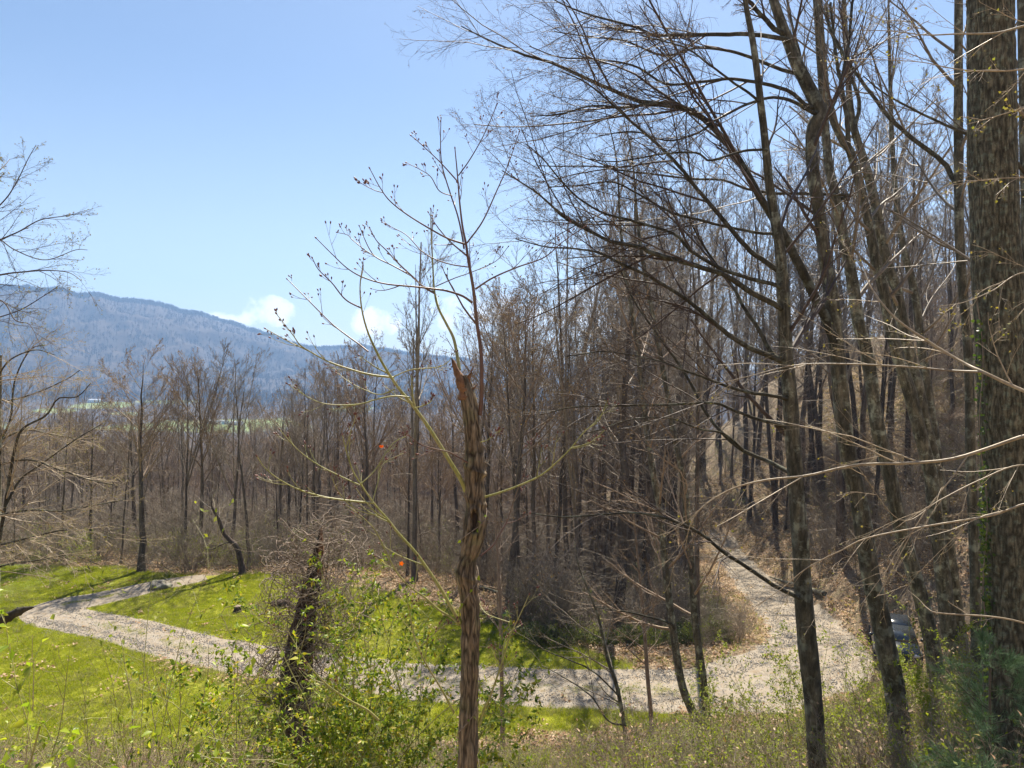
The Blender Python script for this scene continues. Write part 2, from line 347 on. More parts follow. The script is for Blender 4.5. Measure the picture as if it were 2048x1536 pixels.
def masks(x, y):
    """lawn, litter (0..1)"""
    n = fbm(x * .6, y * .6, 3, 40) * 1.1
    far = np.interp(x, [-60, -26, -20, -12, -7, -2, 2, 5, 6], [46, 46, 43, 41.6, 39.5, 36, 32.8, 29.5, 28])
    lawn = sst(-.5, .5, far - y + n * .8) * sst(-.5, .5, y - np.interp(x, [-40, -8, 0, 6, 8], [21.5, 22.5, 24.0, 24.2, 27]) + n * .7)
    lawn = lawn * sst(-.6, .6, 5.8 - x + n) 
    dist = road_dist(x, y); verge = (1 - sst(.0, 1.1, dist + n * .5)) * .6 * (y < 30.5) * (x < -8)
    lawn = lawn * (1 - verge)
    return lawn, dist
def ground_z(x, y):
    z = hfun(x, y); d = road_dist(x, y).reshape(np.shape(z))
    return z - .07 * (1 - sst(-.3, .25, d))

def grid_obj(name, radii, angs, zf, m, attrs=True):
    A, Rd = np.meshgrid(angs, radii); X = Rd * np.sin(A); Y = Rd * np.cos(A)
    Z = zf(X.ravel(), Y.ravel()).reshape(X.shape)
    nr, na = X.shape; idx = np.arange(nr * na).reshape(nr, na)
    nxt = np.roll(idx, -1, 1)
    q = np.stack([idx[:-1], idx[1:], nxt[1:], nxt[:-1]], -1).reshape(-1, 4)[:, ::-1]
    b = MB(); b.add(np.stack([X, Y, Z], -1).reshape(-1, 3), q)
    V0 = len(X.ravel())
    o = b.build(name, m)
    if attrs:
        l, d = masks(X.ravel(), Y.ravel())
        ca = o.data.attributes.new('cover', 'FLOAT_COLOR', 'POINT')
        col = np.ones((V0, 4), np.float32); col[:, 0] = l; col[:, 1] = sst(-.2, .6, d)
        x, y = X.ravel(), Y.ravel(); r = np.hypot(x, y)
        fld = 0
        for (px, d0, wx, wy) in ((430, 1060, 135, 190), (270, 980, 40, 80), (205, 1520, 60, 80), (335, 1640, 70, 60), (110, 1400, 40, 40), (570, 1020, 40, 70), (700, 1600, 50, 60), (255, 1400, 40, 30), (1600, 900, 90, 120), (-300, 1000, 200, 150)):
            cx = (px - 1024) / F * d0; e = ((x - cx) / wx) ** 2 + ((y - d0) / wy) ** 2
            fld = np.maximum(fld, 1 - sst(.75, 1.1, e + fbm(x * .02, y * .02, 3, 50) * .4))
        fld = np.maximum(fld, sst(-1, 1, 3.5 - np.abs(y - 59 - (x + 25) * .1)) * sst(-34, -30, x) * (1 - sst(-12, -6, x)) * .9)
        fld = np.maximum(fld, .8 * sst(0, 2, -x - 27 + fbm(x * .4, y * .4, 2, 60)) * (y > 30) * (y < 47))
        col[:, 2] = fld
        ca.data.foreach_set('color', col.ravel())
    tag(o, kind='structure'); return o
def ground_mat(nt, out):
    at_ = nd(nt, 'ShaderNodeAttribute', attribute_name='cover'); sp = nd(nt, 'ShaderNodeSeparateColor'); nt.links.new(at_.outputs['Color'], sp.inputs[0])
    v = coords(nt)
    n1 = noise(nt, .7, 6, .65, v); n2 = noise(nt, 9, 5, .7, v); n3 = noise(nt, 45, 3, .6, v); n4 = noise(nt, .018, 5, .6, v)
    lit = ramp(nt, n2, [(.3, (.09, .064, .042)), (.5, (.2, .148, .10)), (.72, (.34, .265, .185))])
    lit = mixc(nt, ramp(nt, n1, [(.45, (0, 0, 0)), (.7, (.55,) * 3)]), lit, (.085, .09, .03))
    gr = ramp(nt, n3, [(.25, (.15, .17, .012)), (.55, (.24, .25, .016)), (.8, (.33, .3, .05))])
    gr = mixc(nt, ramp(nt, n1, [(.4, (0, 0, 0)), (.75, (.5,) * 3)]), gr, (.19, .19, .045))
    col = mixc(nt, sp.outputs[0], lit, gr)
    cd = nd(nt, 'ShaderNodeNewGeometry'); ln = nd(nt, 'ShaderNodeVectorMath', operation='LENGTH'); nt.links.new(cd.outputs['Position'], ln.inputs[0])
    farm = nd(nt, 'ShaderNodeMapRange'); farm.inputs[1].default_value = 90; farm.inputs[2].default_value = 300; nt.links.new(ln.outputs['Value'], farm.inputs[0])
    farc = ramp(nt, noise(nt, .05, 6, .7, v), [(.3, (.05, .04, .034)), (.7, (.09, .07, .056))])
    col = mixc(nt, farm.outputs[0], col, farc)
    field = ramp(nt, n4, [(.35, (.15, .20, .05)), (.5, (.20, .25, .07)), (.65, (.27, .27, .11))])
    col = mixc(nt, sp.outputs[2], col, field)
    p = nd(nt, 'ShaderNodeBsdfPrincipled', Roughness=.95); p.inputs['Specular IOR Level'].default_value = .15
    bp = nd(nt, 'ShaderNodeBump'); bp.inputs['Strength'].default_value = .8; bp.inputs['Distance'].default_value = .05
    nt.links.new(n2, bp.inputs['Height']); nt.links.new(bp.outputs[0], p.inputs['Normal'])
    nt.links.new(col, p.inputs['Base Color']); nt.links.new(p.outputs[0], out.inputs[0])
gm = mat('ground_cover', ground_mat)
angs = np.concatenate([np.radians(np.arange(-50, 50, .2)), np.radians(np.arange(50, 310, 4.))])
rad = np.concatenate([[.3], np.geomspace(1.5, 15, 50)[:-1], np.arange(15, 60, .3), np.geomspace(60, 1620, 110)])
grid_obj('ground', rad, angs, ground_z, gm)
hm = gm
grid_obj('hills', np.concatenate([np.geomspace(1620, 3550, 130), np.geomspace(3570, 3700, 4)]), angs, ground_z, hm)

# gravel drive
def road_mat(nt, out):
    v = coords(nt); n1 = noise(nt, 1.2, 5, .65, v, .4); vo = nd(nt, 'ShaderNodeTexVoronoi'); vo.inputs['Scale'].default_value = 36; nt.links.new(v, vo.inputs['Vector'])
    uv = nd(nt, 'ShaderNodeAttribute', attribute_name='across'); ab = nd(nt, 'ShaderNodeMath', operation='ABSOLUTE'); nt.links.new(uv.outputs['Fac'], ab.inputs[0])
    sp = nd(nt, 'ShaderNodeSeparateColor'); nt.links.new(vo.outputs['Color'], sp.inputs[0])
    st = ramp(nt, sp.outputs[0], [(0, (.19, .165, .135)), (.5, (.25, .22, .18)), (1, (.32, .285, .24))])
    dirt = ramp(nt, noise(nt, 6, 5, .7, v), [(.3, (.20, .168, .128)), (.7, (.30, .258, .205))])
    n2 = noise(nt, .8, 3, .6, v)
    a2 = nd(nt, 'ShaderNodeMath', operation='MULTIPLY_ADD'); nt.links.new(n1, a2.inputs[0]); a2.inputs[1].default_value = .5; nt.links.new(ab.outputs[0], a2.inputs[2])
    # worn wheel tracks: bare dirt round |across| 0.55, stones between and at the edges
    tr = ramp(nt, a2.outputs[0], [(.3, (.25,) * 3), (.5, (.92,) * 3), (.95, (.92,) * 3), (1.2, (.35,) * 3)])
    col = mixc(nt, tr, st, dirt)
    lf = ramp(nt, noise(nt, 3.2, 6, .75, v), [(.50, (0, 0, 0)), (.60, (.65,) * 3)]); col = mixc(nt, lf, col, (.20, .145, .085))
    p = nd(nt, 'ShaderNodeBsdfPrincipled', Roughness=.9); p.inputs['Specular IOR Level'].default_value = .2
    bp = nd(nt, 'ShaderNodeBump'); bp.inputs['Strength'].default_value = .4; bp.inputs['Distance'].default_value = .012
    nt.links.new(vo.outputs['Distance'], bp.inputs['Height']); nt.links.new(bp.outputs[0], p.inputs['Normal'])
    nt.links.new(col, p.inputs['Base Color']); nt.links.new(p.outputs[0], out.inputs[0])
T = nrm(np.gradient(RC[:, :2], axis=0)); Nn = np.stack([-T[:, 1], T[:, 0]], 1)
na = 17; s_ = np.linspace(-1, 1, na)
wl = RC[:, 2] * (1 + .10 * (vn(np.arange(420) * .35, 0.5, s=5) - .5) * 2); wr = RC[:, 2] * (1 + .10 * (vn(np.arange(420) * .3, 9.5, s=6) - .5) * 2)
W = np.where(s_[None] < 0, wl[:, None], wr[:, None]) * s_[None]
RX = RC[:, 0:1] + Nn[:, 0:1] * W; RY = RC[:, 1:2] + Nn[:, 1:2] * W
RZ = hfun(RX.ravel(), RY.ravel()).reshape(RX.shape)
RZ = RZ - .03 + .05 * (1 - np.abs(s_)[None] ** 4) - .035 * np.exp(-((np.abs(s_) - .55) / .14) ** 2)[None]
b = MB(); idx = np.arange(RX.size).reshape(RX.shape)
b.add(np.stack([RX, RY, RZ], -1).reshape(-1, 3), np.stack([idx[:-1, :-1], idx[:-1, 1:], idx[1:, 1:], idx[1:, :-1]], -1).reshape(-1, 4)[:, ::-1])
drive = b.build('gravel_driveway', mat('gravel', road_mat)); tag(drive, kind='structure')
aa = drive.data.attributes.new('across', 'FLOAT', 'POINT'); aa.data.foreach_set('value', np.tile(s_, len(RC)).astype(np.float32))

def hit(px, py, d0=18, d1=400):
    d = np.linspace(d0, d1, 4000); t = (px - 1024) / F; z = CZ - (py - 768) / F * d; g = hfun(t * d, d)
    i = np.argmax(z < g); return d[i] if (z < g).any() else d1

# ------------------------------------------------------------------ scatter for stuff
def scatter(name, pts, rot, scl, var, objs, label):
    col = bpy.data.collections.new(name + '_kinds')
    for o in objs: col.objects.link(o)
    me = bpy.data.meshes.new(name); me.vertices.add(len(pts)); me.vertices.foreach_set('co', np.asarray(pts, np.float32).ravel())
    a = me.attributes.new('rot', 'FLOAT_VECTOR', 'POINT'); a.data.foreach_set('vector', np.asarray(rot, np.float32).ravel())
    a = me.attributes.new('scl', 'FLOAT', 'POINT'); a.data.foreach_set('value', np.asarray(scl, np.float32))
    a = me.attributes.new('var', 'INT', 'POINT'); a.data.foreach_set('value', np.asarray(var, np.int32))
    o = bpy.data.objects.new(name, me); C.objects.link(o); tag(o, label, None, None, 'stuff')
    ng = bpy.data.node_groups.new(name, 'GeometryNodeTree'); ng.interface.new_socket('Geometry', in_out='INPUT', socket_type='NodeSocketGeometry'); ng.interface.new_socket('Geometry', in_out='OUTPUT', socket_type='NodeSocketGeometry')
    N, L = ng.nodes, ng.links; gi = N.new('NodeGroupInput'); go = N.new('NodeGroupOutput')
    ci = N.new('GeometryNodeCollectionInfo'); ci.inputs[0].default_value = col; ci.inputs['Separate Children'].default_value = True; ci.inputs['Reset Children'].default_value = True
    ip = N.new('GeometryNodeInstanceOnPoints'); ip.inputs['Pick Instance'].default_value = True
    def na(nm, t):
        n = N.new('GeometryNodeInputNamedAttribute'); n.data_type = t; n.inputs[0].default_value = nm; return n.outputs[0]
    L.new(gi.outputs[0], ip.inputs['Points']); L.new(ci.outputs[0], ip.inputs['Instance']); L.new(na('var', 'INT'), ip.inputs['Instance Index'])
    e = N.new('FunctionNodeEulerToRotation'); L.new(na('rot', 'FLOAT_VECTOR'), e.inputs[0]); L.new(e.outputs[0], ip.inputs['Rotation'])
    L.new(na('scl', 'FLOAT'), ip.inputs['Scale']); L.new(ip.outputs[0], go.inputs[0])
    md = o.modifiers.new('scatter', 'NODES'); md.node_group = ng
    return o
def rz_rot(n, tilt=.1): return np.stack([rng.normal(size=n) * tilt, rng.normal(size=n) * tilt, rng.random(n) * 6.283], 1)

# ------------------------------------------------------------------ tree kinds for the wood
def wood_tree(i, H, r, kind):
    g = np.random.default_rng(100 + i)
    k = 14; z = np.linspace(0, 1, k)
    lean = g.normal(size=2) * .03
    P = np.zeros((1, k, 3)); P[0, :, 2] = z * H; P[0, :, 0] = lean[0] * H * z + np.cumsum(g.normal(size=k)) * .05 * H / 16; P[0, :, 1] = lean[1] * H * z + np.cumsum(g.normal(size=k)) * .05 * H / 16
    P[0, :, :2] -= P[0, 0, :2]
    Rr = (r * (1 - .93 * z ** 1.1) * (1 + .5 * np.exp(-z * 30)))[None]
    tr = MB(); tr.add(*tubes(P, Rr, 9)); cr = MB()
    if kind == 'sapling':
        P1, R1 = grow(P, Rr, 34, .1, .97, 62, 14, .24, 8, .1, .05, .4, g=g, taper=.6, rmin=.009)
        Pl, Rl = P1[:2], R1[:2]; n2, n3, n4 = 7, 5, 3
    elif kind == 'fan':     # rounded crown, a few heavy ascending limbs
        P1, R1 = grow(P, Rr, 19, .42, .96, 46, 9, .36, 9, .06, .075, .5, g=g, taper=.5)
        Pl, Rl = grow(P, Rr, 5, .15, .4, 65, 12, .16, 7, .1, .0, .16, g=g)
        n2, n3, n4 = 8, 6, 4
    elif kind == 'forked':
        P1, R1 = grow(P, Rr, 3, .3, .5, 16, 4, .62, 10, .03, .03, .75, g=g, taper=.2)
        Pa, Ra = grow(P, Rr, 6, .45, .95, 40, 8, .28, 9, .05, .06, .5, g=g)
        Pb, Rb = grow(P1, R1, 5, .35, .95, 34, 8, .36, 9, .05, .06, .5, g=g)
        cr.add(*tubes(P1, R1, 6)); P1, R1 = np.concatenate([Pa, Pb]), np.concatenate([Ra, Rb])
        Pl, Rl = grow(P, Rr, 6, .12, .4, 65, 12, .14, 7, .1, .0, .16, g=g)
        n2, n3, n4 = 7, 6, 4
    else:                 # tall, narrow
        P1, R1 = grow(P, Rr, 24, .36, .97, 50, 12, .21, 8, .08, .06, .36, g=g, taper=.5)
        Pl, Rl = grow(P, Rr, 12, .08, .42, 75, 12, .14, 7, .12, .0, .12, g=g)
        n2, n3, n4 = 7, 5, 4
    cr.add(*tubes(P1, R1, 5)); cr.add(*tubes(Pl, Rl, 4))
    Pq, Rq = grow(Pl, Rl, 6, .2, .95, 40, 10, .4, 5, .12, .02, .5, rmin=.006, g=g); cr.add(*tubes(Pq, Rq, 3))
    P2, R2 = grow(P1, R1, n2, .15, .97, 34, 9, .42, 6, .08, .05, .5, rmin=.014, g=g); cr.add(*tubes(P2, R2, 4))
    P3, R3 = grow(P2, R2, n3, .15, .97, 34, 10, .45, 4, .1, .05, .55, rmin=.010, g=g); cr.add(*tubes(P3, R3, 3))
    P4, R4 = grow(P3, R3, n4, .2, .97, 36, 12, .55, 3, .12, .05, .6, rmin=.0075, g=g); cr.add(*tubes(P4, R4, 3))
    if kind == 'fan':
        tip = P4[::3, -1]; n = len(tip); D = g.normal(size=(n, 3)); cr.add(*leaf_geo(tip, D, g.normal(size=(n, 3)), .05 + .05 * g.random(n), .9), mi=1)
    return (tr.mesh('trunk', M['forest']), cr.mesh('crown', [M['twigred' if kind in ('fan', 'sapling') else 'twig'], M['redbud']]), H)
KINDS = {}
for i in range(4): KINDS[('sapling', i)] = wood_tree(60 + i, 11, .065, 'sapling')
for i in range(4): KINDS[('fan', i)] = wood_tree(i, 16, .21, 'fan')
for i in range(3): KINDS[('forked', i)] = wood_tree(20 + i, 20, .17, 'forked')
for i in range(5): KINDS[('tall', i)] = wood_tree(40 + i, 22, .155, 'tall')
def place_tree(kind, i, x, y, H, label, group=None, name='bare_tree', rzz=None, zoff=-.15, fat=1.0):
    tr, cr, H0 = KINDS[(kind, i)]; s = H / H0
    z = float(hfun(x, y)) + zoff
    o = empty(name, (x, y, z), label, 'tree', group); o.rotation_euler = (random.gauss(0, .03), random.gauss(0, .03), random.random() * 6.28 if rzz is None else rzz)
    o.scale = (s * fat, s * fat, s)
    for nm, me in (('trunk', tr), ('crown', cr)):
        c = bpy.data.objects.new(nm, me); c.parent = o; C.objects.link(c)
        if nm == 'crown' and fat > 1: c.scale = (1.04 / fat, 1.04 / fat, 1)
    return o

# single trees that stand out of the wood: pixel column of the trunk, row of the top, distance, kind, label
spots = [(283, 722, 44.5, 'fan', 0, 1.25, 'tree with the widest rounded reddish crown, near the boulder by the drive'),
         (372, 735, 47, 'forked', 0, 1.0, 'bare tree with forked stems and a reddish top, next right of the widest rounded crown'),
         (404, 730, 48, 'fan', 1, .95, 'slim tree with a spreading brush of reddish twigs beside the forked one beyond the lawn'),
         (497, 700, 44.6, 'tall', 0, 1.15, 'straight slender tree standing right behind the foot of the crooked leaning tree'),
         (830, 520, 42.5, 'forked', 1, 1.0, 'tallest tree at the far edge of the lawn, crown against the sky'),
         (600, 722, 52, 'tall', 1, .9, 'thin tree with an upright crown reaching in front of the blue mountain slope'),
         (668, 742, 50, 'forked', 2, .8, 'bare tree with a deep V fork against the blue ridge, above the vine tangled stump'),
         (735, 700, 52, 'fan', 2, .9, 'bare tree with fine spreading twigs beside the tallest tree at the lawn edge'),
         (240, 800, 47, 'tall', 2, .9, 'thin tree just behind the turn of the drive, close to the boulder'),
         (180, 800, 49, 'fan', 3, .8, 'small bare tree behind the far verge of the drive'),
         (940, 640, 44, 'tall', 3, .9, 'slender bare tree seen directly behind the snapped top of the broken trunk'),
         (1020, 610, 40, 'fan', 1, 1.0, 'bushy topped bare tree at the edge of the gully by the lawn end'),
         (1233, 330, 40, 'tall', 4, 1.75, 'thick dark trunked tree rising out of the green gully behind the drive'),
         (1140, 420, 45, 'forked', 0, .9, 'tall forked tree behind the gully, left of the thick dark trunk'),
         (1396, 300, 33.2, 'tall', 0, .8, 'straight tall tree beside the left verge of the climbing drive')]
for (px, top, d, k, i, fat, lab) in spots:
    x = (px - 1024) / F * d; zt = CZ - (top - 768) / F * d; H = zt - float(hfun(x, d))
    place_tree(k, i, x, d, H, lab, fat=fat)
TOP = ([-200, 0, 200, 300, 640, 800, 900, 1040, 1200, 1400, 1700, 2200], [780, 780, 770, 735, 735, 700, 660, 550, 390, 300, 230, 200])
zones = [  # n, px range, distance range, (row offset range from the sky line of the wood), kinds, label, group
    (54, (-60, 640), (46, 72), (5, 165), ('fan', 'forked', 'tall', 'forked', 'sapling'), 'tree in the grey brown wood just beyond the lawn', 'trees of the wood beyond the lawn'),
    (42, (-80, 900), (75, 125), (40, 110), ('fan', 'tall', 'tall'), 'tree on the far slope falling to the valley', 'trees on the slope down to the valley'),
    (44, (620, 1080), (44, 80), (0, 200), ('tall', 'forked', 'fan', 'sapling', 'sapling'), 'tree in the wood behind the broken trunk', 'trees behind the broken trunk'),
    (46, (1040, 1470), (40, 75), (0, 330), ('tall', 'tall', 'forked', 'tall', 'sapling'), 'tree of the stand behind the green gully', 'trees behind the gully'),
    (30, (1060, 1560), (75, 120), (60, 300), ('tall', 'forked'), 'tree deep in the wood where the drive disappears', 'trees where the drive disappears'),
    (66, (1480, 2150), (38, 85), (-60, 300), ('tall', 'forked', 'tall', 'tall', 'sapling'), 'tree on the steep bank above the drive', 'trees on the bank above the drive')]
used = []
def lab_of(base, k, fat, tl):
    return ('taller' if tl else 'shorter') + ' ' + ('wide' if fat > 1.0 else 'lean') + ' ' + {'fan': 'round crowned', 'forked': 'fork stemmed', 'tall': 'straight stemmed', 'sapling': 'twiggy young'}[k] + ' ' + base
for (n, pr, dr, hr, ks, lab, grp) in zones:
    c = 0; tries = 0
    while c < n and tries < 4000:
        tries += 1
        px = random.uniform(*pr); d = random.uniform(*dr) ; x = (px - 1024) / F * d
        if road_dist([x], [d])[0] < 1.4 or (d < 76 and xr(d) - 5 < x < xr(d) + 1.6): continue
        if any((x - a) ** 2 + (d - b_) ** 2 < 2.2 for a, b_ in used): continue
        if d < 56 and any(abs(px - q[0]) < 9 for q in spots): continue
        used.append((x, d)); k = random.choice(ks); i = random.randrange({'fan': 4, 'forked': 3, 'tall': 5, 'sapling': 4}[k])
        fat = random.uniform(.75, 1.3); off = random.uniform(*hr); row = np.interp(px, *TOP) + off; hh = CZ - (row - 768) / F * d - float(hfun(x, d)); hh = max(hh, 7) if k != 'sapling' else min(max(hh * .7, 7), 14); place_tree(k, i, x, d, hh, lab_of(lab, k, fat, off < sum(hr) / 2), grp, fat=fat); c += 1

# wood on the lower slopes and the mountain: far-off masses
def far_tree_obj(i):
    g = np.random.default_rng(500 + i); P = np.zeros((1, 4, 3)); P[0, :, 2] = np.linspace(0, 12, 4); Rr = np.array([[.4, .3, .2, .1]])
    b = MB(); b.add(*tubes(P, Rr, 3)); P1, R1 = grow(P, Rr, 9, .3, .97, 35, 9, .5, 3, .1, .1, .8, rmin=.12, g=g); b.add(*tubes(P1, R1, 3))
    P2, R2 = grow(P1, R1, 5, .2, .97, 40, 12, .6, 2, .1, .1, .8, rmin=.11, g=g); b.add(*tubes(P2, R2, 3))
    return b.build('far_tree', M['farwood'], link=False)
fts = [far_tree_obj(i) for i in range(4)]
def pick(n, f):
    x, y = f(n); return x, y
n = 26000; t = rng.uniform(-.85, .95, n); y = rng.uniform(1500, 3300, n) * 1.0; x = t * y
extra = 9000; tt = rng.uniform(-.85, .95, extra); rr_ = rng.uniform(3120, 3330, extra); xx = rr_ * tt / np.sqrt(1 + tt ** 2); yy = rr_ / np.sqrt(1 + tt ** 2)
x = np.r_[x, xx]; y = np.r_[y, yy]
def fieldmask(x, y):
    f = np.zeros(len(x), bool)
    for (px, d0, wx, wy) in ((430, 1060, 135, 190), (270, 980, 40, 80), (205, 1520, 60, 80), (335, 1640, 70, 60), (110, 1400, 40, 40), (570, 1020, 40, 70), (700, 1600, 50, 60), (255, 1400, 40, 30), (1600, 900, 90, 120)):
        f |= (((x - (px - 1024) / F * d0) / wx) ** 2 + ((y - d0) / wy) ** 2) < .95
    return f
k = ~fieldmask(x, y) & (fbm(x * .004, y * .004, 3, 77) > -.6); x, y = x[k], y[k]; n = len(x)
scatter('mountain_woodland', np.stack([x, y, hfun(x, y)], 1), rz_rot(n, .05), rng.uniform(.8, 1.5, n) * 1.1, rng.integers(0, 4, n), fts, 'bare woodland covering the blue mountain and its ridge line')
n = 9000; t = rng.uniform(-.85, .95, n); y = np.exp(rng.uniform(np.log(135), np.log(1500), n)); x = t * y
k = ~fieldmask(x, y); x, y = x[k], y[k]; n = len(x)
wk = []
for q in (('fan', 0), ('fan', 1), ('tall', 1)):
    g = np.random.default_rng(900 + len(wk)); P = np.zeros((1, 6, 3)); P[0, :, 2] = np.linspace(0, 15, 6); Rr = np.linspace(.2, .04, 6)[None]
    b = MB(); b.add(*tubes(P, Rr, 4)); P1, R1 = grow(P, Rr, 14, .3, .97, 36, 9, .36, 5, .08, .07, .5, g=g, rmin=.03); b.add(*tubes(P1, R1, 3))
    P2, R2 = grow(P1, R1, 7, .15, .97, 36, 9, .45, 4, .1, .05, .6, rmin=.025, g=g); b.add(*tubes(P2, R2, 3))
    P3, R3 = grow(P2, R2, 4, .2, .97, 36, 9, .5, 2, .1, .05, .6, rmin=.022, g=g); b.add(*tubes(P3, R3, 3))
    wk.append(b.build('wood_tree', M['twigred'], link=False))
scatter('valley_woodland', np.stack([x, y, hfun(x, y) - .3], 1), rz_rot(n, .03), rng.uniform(.7, 1.15, n), rng.integers(0, 3, n), wk, 'bare brown woodland filling the slope down to the valley')

# valley houses
def house(px, py, d, L, Wd, H, rzz, wall, roof, label):
    x = (px - 1024) / F * d; z = float(hfun(x, d)); o = empty('farm_building', (x, d, z - .5), label, 'building', 'buildings in the valley'); o.rotation_euler = (0, 0, rzz)
    b = MB(); b.box((0, 0, H / 2 + .25), (L / 2, Wd / 2, H / 2 + .25)); wl = b.build('wall', M[wall], None, False, (0, 0, 0)); wl.parent = o
    b = MB(); e = .5; rh = Wd * .28; z0 = H + .5
    V = [(-L / 2 - e, -Wd / 2 - e, z0 - .1), (L / 2 + e, -Wd / 2 - e, z0 - .1), (L / 2 + e, Wd / 2 + e, z0 - .1), (-L / 2 - e, Wd / 2 + e, z0 - .1), (-L / 2 - e, 0, z0 + rh), (L / 2 + e, 0, z0 + rh)]
    b.add(V, [[0, 1, 5, 4], [2, 3, 4, 5], [3, 2, 1, 0]]); b.add(V, [[0, 4, 3], [1, 2, 5]])
    rf = b.build('roof', M[roof], None, False, (0, 0, 0)); rf.parent = o
    me = None
    for q in range(max(2, int(L / 4))):
        b = MB(); b.box(((q + .5) * L / max(2, int(L / 4)) - L / 2, -Wd / 2 - .03, H * .55 + .4), (.6, .05, .7))
        wn = b.build('window', M['window'], None, False, (0, 0, 0)); wn.parent = o
house(281, 863, 1060, 17, 9, 4, .1, 'white', 'metalroof', 'white farm building at the near left end of the green valley field')
house(338, 836, 1190, 22, 8, 4, -.05, 'white', 'metalroof', 'long low white building on the far side of the valley field')
house(428, 862, 1040, 20, 10, 4, .35, 'white', 'metalroof', 'largest pale roofed barn in the cluster at the edge of the valley field')
house(448, 860, 1075, 12, 9, 4, -.3, 'bluewall', 'metalroof', 'blue grey walled barn in the middle of the valley field cluster')
house(474, 861, 1050, 18, 9, 4, .1, 'white', 'metalroof', 'white roofed shed closing the right end of the valley field cluster')
house(472, 840, 1210, 10, 8, 4, .2, 'white', 'greyroof', 'small grey roofed house alone above the valley field cluster')
house(584, 872, 950, 13, 8, 4, 0, 'white', 'metalroof', 'white house by the trees right of the green valley field')
house(190, 789, 1560, 26, 12, 5, .1, 'white', 'metalroof', 'farthest white barn on the pasture below the mountain')
house(205, 873, 800, 9, 8, 5, .8, 'white', 'greyroof', 'white gabled house half hidden in the wood left of the valley field')

# ------------------------------------------------------------------ grass, litter, gravel
def tuft(g, n, h, spread, m, wd=.006):
    P = np.zeros((n, 3)); P[:, :2] = g.normal(size=(n, 2)) * spread; D = np.stack([g.normal(size=n) * .5, g.normal(size=n) * .5, np.ones(n)], 1); L = h * (.6 + .8 * g.random(n)); D = nrm(D) * L[:, None]
    sd_ = nrm(np.stack([g.normal(size=n), g.normal(size=n), np.zeros(n)], 1)) * wd
    V = np.stack([P - sd_, P + sd_, P + D * .6 + sd_ * .7, P + D * .6 - sd_ * .7, P + D + np.c_[D[:, :2] * .5, np.zeros(n)]], 1).reshape(-1, 3); i = np.arange(n)[:, None] * 5
    b = MB(); b.add(V, i + np.array([[0, 1, 2, 3]])); b.add(V, i + np.array([[3, 2, 4]])); return b.build('tuft', m, None, False, link=False)
g = np.random.default_rng(3)
gt = [tuft(g, 42, .07, .11, M['grass']) for _ in range(3)] + [tuft(g, 30, .09, .1, M['straw']) for _ in range(1)]
n = 120000; x = rng.uniform(-34, 7, n); y = rng.uniform(20.5, 47, n)
l, d = masks(x, y); k = (rng.random(n) < l) & (d > .02); x, y = x[k], y[k]; n = len(x)
patch = fbm(x * .5, y * .5, 4, 81)
var = np.where(rng.random(n) < .04 + .34 * (patch > .15), 3, rng.integers(0, 3, n))
scatter('lawn_grass', np.stack([x, y, ground_z(x, y) - .01], 1), rz_rot(n, .1), rng.uniform(.5, 1.0, n) * (1 + .45 * fbm(x * 1.3, y * 1.3, 3, 88)), var, gt, 'bright yellow green lawn grass on both sides of the drive')
# rough grass at verges
i = rng.integers(20, 215, 1500); u_ = rng.normal(size=1500) * .10 - .02; x = RC[i, 0] + Nn[i, 0] * u_ * RC[i, 2] + rng.normal(size=1500) * .1; y = RC[i, 1] + Nn[i, 1] * u_ * RC[i, 2] + rng.normal(size=1500) * .1
k = fbm(x * .6, y * .6, 3, 91) > .05; x, y = x[k], y[k]; n = len(x)
scatter('track_grass', np.stack([x, y, hfun(x, y)], 1), rz_rot(n, .1), rng.uniform(.4, .9, n), rng.integers(0, 4, n), gt, 'thin grass growing along the crown of the drive between the wheel tracks')
gr2 = [tuft(g, 26, .22, .12, M['straw'], .006), tuft(g, 26, .2, .12, M['grass'], .006)]
n = 26000; x = rng.uniform(-34, 15, n); y = rng.uniform(20, 46, n); l, d = masks(x, y); nz = fbm(x * .4, y * .4, 3, 90)
k = ((d > .05) & (d < 1.2) & (rng.random(n) < .35)) | ((l > .05) & (l < .9) & (rng.random(n) < .5)) | ((y < 26) & (nz > 0) & (rng.random(n) < .5))
k &= d > .05; x, y = x[k], y[k]; n = len(x)
scatter('verge_grass', np.stack([x, y, ground_z(x, y) - .01], 1), rz_rot(n, .15), rng.uniform(.4, 1.1, n), (rng.random(n) < .45).astype(int), gr2, 'rough straw coloured grass along the verges of the drive')
def litter_obj(g, n, rad, sz):
    P = np.c_[g.uniform(-rad, rad, (n, 2)), g.random(n) * .03]; D = np.c_[g.normal(size=(n, 2)), g.normal(size=n) * .25]; Nn_ = np.c_[g.normal(size=(n, 2)) * .4, np.ones(n)]
    b = MB(); b.add(*leaf_geo(P, D, Nn_, sz * (.6 + .8 * g.random(n)), .7)); return b.build('leaf_patch', M['litter'], None, False, link=False)
lo = [litter_obj(g, 22, .35, .11) for _ in range(4)]
n = 60000; x = rng.uniform(-32, 60, n); y = 20 + 75 * rng.random(n) ** 1.2; l, d = masks(x, y)
k = (rng.random(n) > l * .965) & (d > .1); k |= (rng.random(n) < .015) & (d < .1); x, y = x[k], y[k]; n = len(x)
scatter('fallen_leaves', np.stack([x, y, ground_z(x, y) + .01], 1), rz_rot(n, .2), rng.uniform(.7, 1.3, n), rng.integers(0, 4, n), lo, 'tan fallen leaves covering the banks and the floor of the wood')
po = []
for i in range(3):
    b = MB()
    for q in range(14): b.add(*ico((g.uniform(-.3, .3), g.uniform(-.3, .3), .008), g.uniform(.012, .03), g, 1, .2, (1, 1, .6)))
    po.append(b.build('pebbles', M['pebble'], None, False, link=False))
